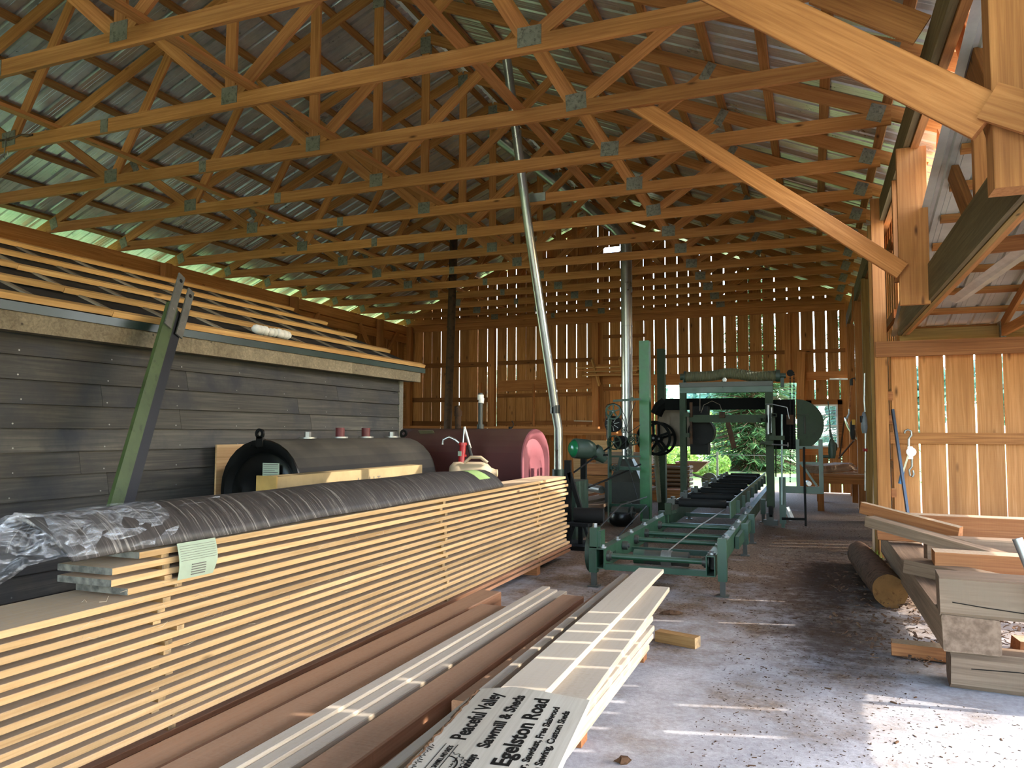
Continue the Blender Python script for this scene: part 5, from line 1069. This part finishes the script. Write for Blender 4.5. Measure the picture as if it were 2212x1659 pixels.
mb = MB(); mb.lathe(T_(1867, 915)-V((0,0,.14)), (0,0,1), [(0,0),(.0,.03),(.08,.045),(.2,.04),(.3,.02),(.32,0)], 12); mb.build('housing', paint('grey plastic', '#7e868e', .4), tr, smooth=50)
mb = MB(); mb.lathe(T_(1862, 905)-V((0,0,.06)), (0,0,1), [(0,0),(.01,.03),(.1,.03),(.11,0)], 10); mb.build('black_pod', W['rubber'], tr, smooth=50)
mb = MB(); mb.cyl(T_(1869, 972)-V((.03,0,0)), T_(1869, 972)+V((.03,0,0)), .025, n=10); mb.build('red_knob', W['redpaint'], tr, smooth=40)
tw = root('yellow_tool', at(1843, 912, X=.7), 'black and yellow power tool hung on the right wall post', 'power tool')
mb = MB(); mb.lathe(at(1842, 925, Y=14.6)-V((0,0,.2)), (0,0,1), [(0,0),(.0,.03),(.1,.05),(.3,.04),(.36,0)], 10); mb.build('body', W['rubber'], tw, smooth=50)
mb = MB(); p = at(1844, 912, Y=14.53); mb.box(p, (.05, .04, .09)); mb.build('yellow_panel', W['yellow'], tw)
# bench at the back right
bn = root('work_bench', (.43, 15.9, 0), 'dark timber bench at the far right with boards on it', 'bench')
for x, y in ((.12, 14.9), (.8, 14.9), (.12, 16.9), (.78, 16.9)): beam('leg', (x, y, 0), (x, y, .5), .11, .11, W['girt'], bn, up=(1,0,0))
beam('rail', (.0, 14.85, .56), (.9, 14.85, .56), .06, .14, W['girt'], bn); beam('rail', (.0, 16.95, .56), (.9, 16.95, .56), .06, .14, W['girt'], bn)
for k in range(4): beam('slat', (.02, 15.0+k*.55, .645), (.88, 15.0+k*.55, .645), .2, .03, W['cedar'], bn)
for k in range(5):
    tag(beam('grey_board', (.0+k*.01, 15.0+.02*k, .676+k*.026), (.7-.03*k, 16.9, .676+k*.026), .34, .0255, W['gray']), 'grey board on the far bench, %s from the bottom of its stack' % ORD[k], 'board', 'boards on the far bench')
tag(beam('board_on_edge', (.0, 15.1, .9), (.45, 16.6, .93), .3, .04, W['white']), 'pale tilted board on top of the far bench', 'board') if 0 else None
for k, (u0, v0, u1, v1, lab) in enumerate(((1812, 990, 1846, 950, 'thin rod leaning in the right wall corner'), (1814, 985, 1825, 900, 'dark stick leaning in the right wall corner'))):
    tag(beam('leaning_rod', at(u0, v0, Y=17.5), at(u1, v1, Y=17.8), .025, .025, W['rust']), lab, 'rod')
tag(beam('live_edge_slab', at(1731, 760, Y=18.85), at(1727, 905, Y=18.85)-V((0,0,0)), .04, .17, W['post'], up=(1,0,0)), 'live edge slab standing by the far wall beside the doorway', 'slab')
tag(beam('leaning_board', (.64, 9.9, .0), (.7, 10.3, 1.0), .03, .08, W['white']), 'pale board end leaning behind the corner post', 'board')
# ---------------------------------------------------------------- rack and lumber at the far wall
rk = root('sticker_rack', (-4.7, 18.9, 2.75), 'wall rack of thin laths with two slanted arms on the far wall', 'rack')
for u0, v0, u1, v1 in ((1279, 775, 1295, 832), (1338, 773, 1347, 822)): beam('rack_arm', at(u0, v0, Y=18.55), at(u1, v1, Y=19.0), .04, .1, W['batten'], rk)
for k in range(9):
    x0 = -5.45+rnd(-.15, .1); x1 = -4.0+rnd(-.1, .08); z = 2.82+.034*(k//1)
    o = beam('lath', (x0, 18.72+.05*(k % 3), z), (x1, 18.74+.05*(k % 3), z), .08, .03, W['batten' if k % 3 == 0 else 'truss']); tag(o, 'thin lath on the far wall rack, %s from below' % ORD[k], 'lath', 'laths on the wall rack')
for x, zt, lab in ((-8.24, 2.7, 'stud board standing on edge before the far wall, left'), (-6.73, 2.65, 'stud board standing on edge before the far wall, right')): tag(beam('stud_board', (x, 18.6, 0), (x, 18.7, zt), .1, .04, W['post'], up=(1,0,0)), lab, 'board')
for k in range(4): tag(beam('long_board', (-10.2, 18.3-.1*k, 1.35+.055*k), (-4.2-.2*k, 18.3-.1*k, 1.33+.055*k), .2, .05, W['truss']), 'long board lying on the far trestles behind the tanks, %s from below' % ORD[k], 'board', 'boards on the far trestles')
for x in (-9.5, -7, -4.9): tag(beam('trestle_post', (x, 18.15, 0), (x, 18.15, 1.32), .12, .5, W['girt'], up=(1,0,0)), 'trestle post carrying the long boards at the far wall, at %s' % ('the left', 'the middle', 'the right')[(-9.5, -7, -4.9).index(x)], 'trestle', 'trestle posts at the far wall')
tag(beam('white_lath', at(1240, 909, Y=18.2), at(1280, 910, Y=18.2), .04, .03, W['white']), 'pale lath sticking out right of the bright pipe by the far wall', 'lath')
# green muffler / separator beside the red tank
mf = root('green_cyclone', (-3.1, 11.2, 0), 'green cylindrical dust separator on a stand, right of the red tank', 'dust separator')
a, b = at(1236, 968, Y=11.0), at(1285, 972, Y=11.3); mb = MB(); d = (b-a).normalized(); mb.lathe(a, d, [(0,0),(0,.1),(.03,.145),(.05,.15),(.25,.15),(.29,.145),(.36,.11)], 24); mb.build('drum', W['motor'], mf, smooth=40)
mb = MB(); mb.lathe(b-d*.02, (d+V((.3,0,-1.0))).normalized(), [(0,.11),(.06,.12),(.2,.07),(.24,.06)], 20); mb.build('outlet', W['motor'], mf, smooth=50)
mb = MB(); mb.lathe(a-d*.02, d, [(0,0),(.0,.09),(.04,.13),(.05,.13)], 24); mb.build('green_face', paint('bright green enamel', '#1c7a4a', .2), mf, smooth=50)
mb = MB(); c = (a+b)/2; mb.bar((c.x, c.y, 0), (c.x, c.y, c.z-.14), .08, .08); mb.bar(b+V((.05,0,-.08)), b+V((.2,0,-.07)), .03, .03); mb.ab((c.x-.2, c.y-.2, 0), (c.x+.2, c.y+.2, .03)); mb.build('stand', W['blackrough'], mf)
fr = root('black_frame', (-2.35, 8.9, 0), 'black steel frame and motor foot standing beyond the far end of the lumber stack', 'steel frame')
mb = MB(); p = at(1237, 1040, Y=9.0); mb.bar((p.x-.06, 9.0, 0), (p.x-.06, 9.0, 1.05), .05, .08); mb.bar((p.x-.04, 9.0, .9), (p.x+.1, 9.0, .45), .05, .05); mb.bar((p.x+.1, 9.0, .45), (p.x+.1, 9.0, 0), .05, .05); mb.ab((p.x-.1, 8.75, 0), (p.x+.3, 9.3, .05)); mb.bar((p.x+.0, 8.8, .05), (p.x+.08, 8.8, .3), .03, .03); mb.bar((p.x+.28, 8.8, .05), (p.x+.2, 8.8, .3), .03, .03); mb.ab((p.x, 8.75, .28), (p.x+.26, 9.2, .32)); mb.build('frame', W['blackrough'], fr)
mb = MB(); mb.cyl((p.x+.05, 8.9, .4), (p.x+.4, 8.95, .4), .09, n=20); mb.build('motor', W['blackrough'], fr, smooth=40)
# lumber behind the drive stand
p = at(1262, 1012, Y=16.0); q = at(1380, 1012, Y=16.0)
for dz, dx, m, lab in ((-.26, .1, 'girt', 'squared timber on the far pile, dark bottom layer'), (0, 0, 'cedar', 'squared timber on the far pile, middle layer'), (.245, .3, 'gray', 'squared timber on the far pile, top layer')):
    tag(beam('squared_timber', (p.x+dx, 16.0, p.z+dz), (q.x+dx, 16.0, p.z+dz), .3, .24, W[m], ch=.006), lab, 'timber', 'squared timbers behind the drive stand')
crib_top = p.z-.26-.122
tag(beam('timber_crib', (-4.2, 16.0, crib_top/2), (-2.3, 16.0, crib_top/2), .5, crib_top, W['girt']), 'rough crib on the floor under the far squared timbers', 'crib')
for k, (p0, p1, lab) in enumerate((((-4.6, 13.0, .1), (-3.3, 16.6, .35), 'slab leaning on the far lumber heap, lowest left'), ((-4.3, 12.7, .06), (-2.95, 15.3, .3), 'slab leaning on the far lumber heap, middle'), ((-4.0, 12.3, .05), (-3.0, 13.9, .2), 'slab leaning on the far lumber heap, nearest'))): tag(beam('slab', p0, p1, .3, .05, W['gray' if k else 'cedar']), lab, 'slab', 'slabs of the far lumber heap')
tag(beam('plywood_sheet', (-5.5, 18.2, .55), (-4.1, 18.4, .62), .02, 1.15, W['ply']), 'pale plywood sheet leaning at the foot of the far wall', 'plywood')
tag(beam('wide_board', (-5.0, 18.0, .98), (-3.95, 18.1, .98), .03, .42, W['ply']), 'wide pale board in front of the plywood at the far wall', 'board')
mb = MB(); mb.cyl(at(1236, 1046, Y=14.2), at(1300, 1058, Y=13.6), .07, n=18); tag(mb.build('bright_tube', W['alu'], smooth=40), 'bright metal tube lying on the far lumber heap', 'tube')
for k in range(7): tag(beam('stacked_board', (-3.3, 16.9, .1+k*.09), (-2.45, 16.9, .1+k*.09), .5, .05, W['gray']), 'board of the small stack by the far doorway, %s from the floor' % ORD[k], 'board', 'boards by the far doorway')
for k in range(7): tag(beam('sticker', (-3.25, 16.9, .145+k*.09), (-2.5, 16.9, .145+k*.09), .04, .039, W['girt']), 'strip between boards of the small far stack, %s from the floor' % ORD[k], 'sticker', 'strips in the far stack')
# wheelbarrow tray outside the doorway
wbx = root('wheelbarrow', (-2.95, 20.6, 0), 'dark red wheelbarrow standing in the far doorway', 'wheelbarrow')
mb = MB(); c = V((-2.95, 20.6, .36)); mb.add([c+V((-.3,-.22,0)), c+V((.12,-.22,0)), c+V((.12,.22,0)), c+V((-.3,.22,0)), c+V((-.42,-.32,.26)), c+V((.42,-.32,.26)), c+V((.42,.32,.26)), c+V((-.42,.32,.26))], [(0,3,2,1),(0,1,5,4),(1,2,6,5),(2,3,7,6),(3,0,4,7)]); mb.build('tray', paint('dark red tray', '#3a1716', .6), wbx, solid=.006)
mb = MB(); mb.tube([c+V((-.9,-.25,.2)), c+V((-.2,-.18,-.02)), c+V((.42,-.04,-.2))], .018); mb.tube([c+V((-.9,.25,.2)), c+V((-.2,.18,-.02)), c+V((.42,.04,-.2))], .018)
for s in (-1, 1): mb.tube([c+V((-.25,.18*s,0)), c+V((-.33,.2*s,-.44)), c+V((-.1,.18*s,0))], .012)
mb.build('frame', W['blackrough'], wbx, smooth=60)
mb = MB(); mb.ring(c+V((.42,0,-.22)), (0,1,0), .2, .12, .08, 24); mb.cyl(c+V((.42,-.05,-.22)), c+V((.42,.05,-.22)), .12, n=18); mb.build('wheel', W['rubber'], wbx, smooth=40)
# bark chips and sawdust crumbs on the floor: beyond counting
mb = MB()
for k in range(17000):
    y = rnd(2.6, 13); x = rnd(-2.2, 1.2)*(.6+.04*y)
    if random.random() > (.35+.65*math.exp(-((x-.05)/.8)**2)): continue
    if x < -.55 and y < 6.0: continue
    if x > .55 and 4.6 < y < 8.8: continue
    s = rnd(.0018, .0055)*(1 if random.random() < .96 else 2.2); a_ = rnd(0, 6.28); l = s*rnd(1, 3.6); cx, sx_ = math.cos(a_), math.sin(a_); h = s*rnd(.25, .6)
    mb.hexa([V((x+q*l*cx-w_*s*sx_, y+q*l*sx_+w_*s*cx, z_)) for z_ in (.0005, h) for q, w_ in ((-.5,-.4),(.5,-.4*rnd(.3,1)),(.5,.4*rnd(.3,1)),(-.5,.4))])
tag(mb.build('bark_litter', W['barkdark']), 'dark bark chips scattered over the concrete floor', 'bark chips', kind='stuff')
mb = MB()
for k in range(1500):
    x, y = rnd(.1, 1.6), rnd(5.2, 8.4)
    if x < .5 and random.random() < .6: continue
    s = rnd(.006, .02); a_ = rnd(0, 6.28); mb.box((x, y, rnd(.006, .05)), (s*rnd(1, 3), s, s*.25), Euler((rnd(-.6,.6), rnd(-.6,.6), a_)).to_matrix())
tag(mb.build('bark_heap', W['bark']), 'loose bark pieces under the timber pile', 'bark chips', kind='stuff')
mb = MB()
for k in range(70):
    x, y = .56+rnd(-.12,.12), 9.5+rnd(-.25,.25); h = rnd(.05,.12); t = V((rnd(-.05,.05), rnd(-.05,.05), h)); mb.add([V((x-.004,y,0)), V((x+.004,y,0)), V((x,y,0))+t], [(0,1,2)])
tag(mb.build('grass_tuft', W['grassblade']), 'tuft of bright grass beyond the end of the log', 'grass', kind='stuff')
# ---------------------------------------------------------------- outside: spruce, shrubs, tree line
def conifer(x, y, h, r, lab, n=3600):
    t = root('spruce_tree', (x, y, 0), lab, 'tree'); mb = MB(); mb.cyl((x, y, -.1), (x, y, h*.96), .14*h/7, .02, 10); mb.build('trunk', W['bark'], t, smooth=60)
    mb = MB(); br = MB()
    for k in range(int(n/26)):
        f = random.random()**1.15; z = .25+f*(h-.4); L = r*(1-f)**.8*rnd(.72, 1.08)+.12; a = rnd(0, 6.283); d = V((math.cos(a), math.sin(a), 0)); sd = V((-d.y, d.x, 0)); dr = -.32*(1-f)+.25*f
        tip = V((x, y, z))+d*L+V((0, 0, dr*L)); br.tube([V((x, y, z)), tip], [.018, .004], 4)
        for j in range(26):
            q = rnd(.12, 1.0); p = V((x, y, z)).lerp(tip, q)-V((0,0,.1*math.sin(q*3.1)*L*.5)); s = rnd(.05, .1)+.03*L; side = random.choice((-1, 1)); dd = (d*rnd(.35, .9)+sd*side*rnd(.2, .9)+V((0,0,rnd(-.45,.05)))).normalized(); w = dd.cross(V((rnd(-.4,.4), rnd(-.4,.4), 1))).normalized()*s*.2
            mb.add([p-w, p+w, p+dd*s*2.4+w*.3, p+dd*s*2.4-w*.3], [(0,1,2,3)])
    br.build('branches', W['bark'], t); mb.build('needles', W['spruce'], t)
def bush(x, y, w, h, m, lab, n, s=.1, z0=0, name='shrub', trunk=False):
    t = root(name, (x, y, z0), lab, 'shrub' if name == 'shrub' else 'tree'); mb = MB()
    cl = [(V((x+rnd(-.5,.5)*w, y+rnd(-.4,.4)*w*.7, z0+h*rnd(.12 if not trunk else .35, .82))), rnd(.22, .4)*min(w, h)) for _ in range(9)]
    for k in range(n):
        c, r = random.choice(cl); d = V((random.gauss(0,1), random.gauss(0,1), random.gauss(0,1))).normalized(); p = c+d*r*rnd(.6, 1.05)
        if p.z < z0+.02: p.z = z0+rnd(.02, .3)
        u_ = V((rnd(-1,1), rnd(-1,1), rnd(-1,1))).normalized(); v_ = u_.orthogonal().normalized(); q = s*rnd(.6, 1.5); mb.add([p-u_*q, p+v_*q*.5, p+u_*q, p-v_*q*.5], [(0,1,2,3)])
    mb.build('foliage', m, t)
    mb = MB(); mb.cyl((x, y, z0-.1), (x, y, z0+h*.7), .05*h/2+.02, .02, 8)
    for k in range(5): c, r = cl[k]; mb.tube([V((x, y, z0+h*.2)), c], .02*h/2+.005, 5)
    mb.build('stems', W['bark'], t, smooth=60)
conifer(-1.9, 27.6, 7.2, 2.0, 'tall spruce standing just outside the far doorway', 26000)
conifer(1.3, 24.4, 6.5, 1.6, 'spruce right of the doorway, seen through the far window', 12000)
bush(-5.6, 29.5, 2.4, 1.6, W['leaf'], 'yellow green shrub outside the far doorway, left', 2600, .07)
bush(-3.6, 24.0, 2.0, .8, W['leaf'], 'low bright shrub in the grass before the spruce', 2400, .06)
bush(-3.9, 33.5, 1.5, 2.4, W['leaf'], 'upright yellow green shrub left of the spruce', 2000, .08)
bush(-7.3, 35, 3.0, 2.4, W['leaf2'], 'mid green shrub far left outside the doorway', 2400, .1)
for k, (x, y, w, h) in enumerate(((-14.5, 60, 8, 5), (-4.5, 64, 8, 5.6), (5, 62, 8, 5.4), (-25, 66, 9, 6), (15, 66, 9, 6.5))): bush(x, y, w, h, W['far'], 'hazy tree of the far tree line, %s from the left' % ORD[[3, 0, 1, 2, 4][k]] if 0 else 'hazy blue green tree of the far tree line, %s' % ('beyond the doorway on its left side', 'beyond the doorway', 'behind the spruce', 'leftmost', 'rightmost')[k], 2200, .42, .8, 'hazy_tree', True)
mb = MB(); mb.tube([V((-8, 22.2, .78)), V((2, 22.2, .75))], .009, 6)
for x in (-7.5, -4.9, -2.5, 1): mb.cyl((x, 22.2, -.1), (x, 22.2, .85), .03, n=8)
tag(mb.build('wire_fence', W['darksteel'], smooth=60), 'thin wire fence rail in the meadow outside the doorway', 'fence')
# unseen hedge added outside the open wing to block low sky light
for k, y in enumerate((-4.2, -.6, 3.0, 6.6, 10.2)): bush(8.2, y, 3.0, 2.7, W['leaf2'], 'green hedge shrub outside the right wing, %s' % ORD[k], 1500, .16)
# ---------------------------------------------------------------- light
w = bpy.data.worlds.new('sky'); SC.world = w; w.use_nodes = True; nt = w.node_tree
sky = nt.nodes.new('ShaderNodeTexSky'); sky.sky_type = 'NISHITA'; sky.sun_disc = False; sky.sun_elevation = R(SUN_EL); sky.sun_rotation = R(90-SUN_AZ); sky.air_density = 1.0; sky.dust_density = 1.2; sky.ozone_density = 1.0
bg = nt.nodes['Background']; nt.links.new(sky.outputs[0], bg.inputs[0]); bg.inputs[1].default_value = SKY_K
sd_ = bpy.data.lights.new('sun', 'SUN'); sd_.energy = SUN_E; sd_.angle = R(.55); sd_.color = (1, .93, .82)
so = bpy.data.objects.new('sun', sd_); COL.objects.link(so)
dirv = V((math.cos(R(SUN_EL))*math.cos(R(SUN_AZ)), math.cos(R(SUN_EL))*math.sin(R(SUN_AZ)), math.sin(R(SUN_EL))))
sd_.angle = R(.3); so.rotation_euler = dirv.to_track_quat('Z', 'Y').to_euler()
SC.view_settings.view_transform = 'Standard'; SC.view_settings.look = 'None'; SC.view_settings.gamma = 1; SC.view_settings.use_curve_mapping = False
SC.view_settings.exposure = EXPO
SC.cycles.max_bounces = 10; SC.cycles.diffuse_bounces = 6; SC.cycles.glossy_bounces = 4; SC.cycles.transparent_max_bounces = 12
SC.cycles.sample_clamp_indirect = 8
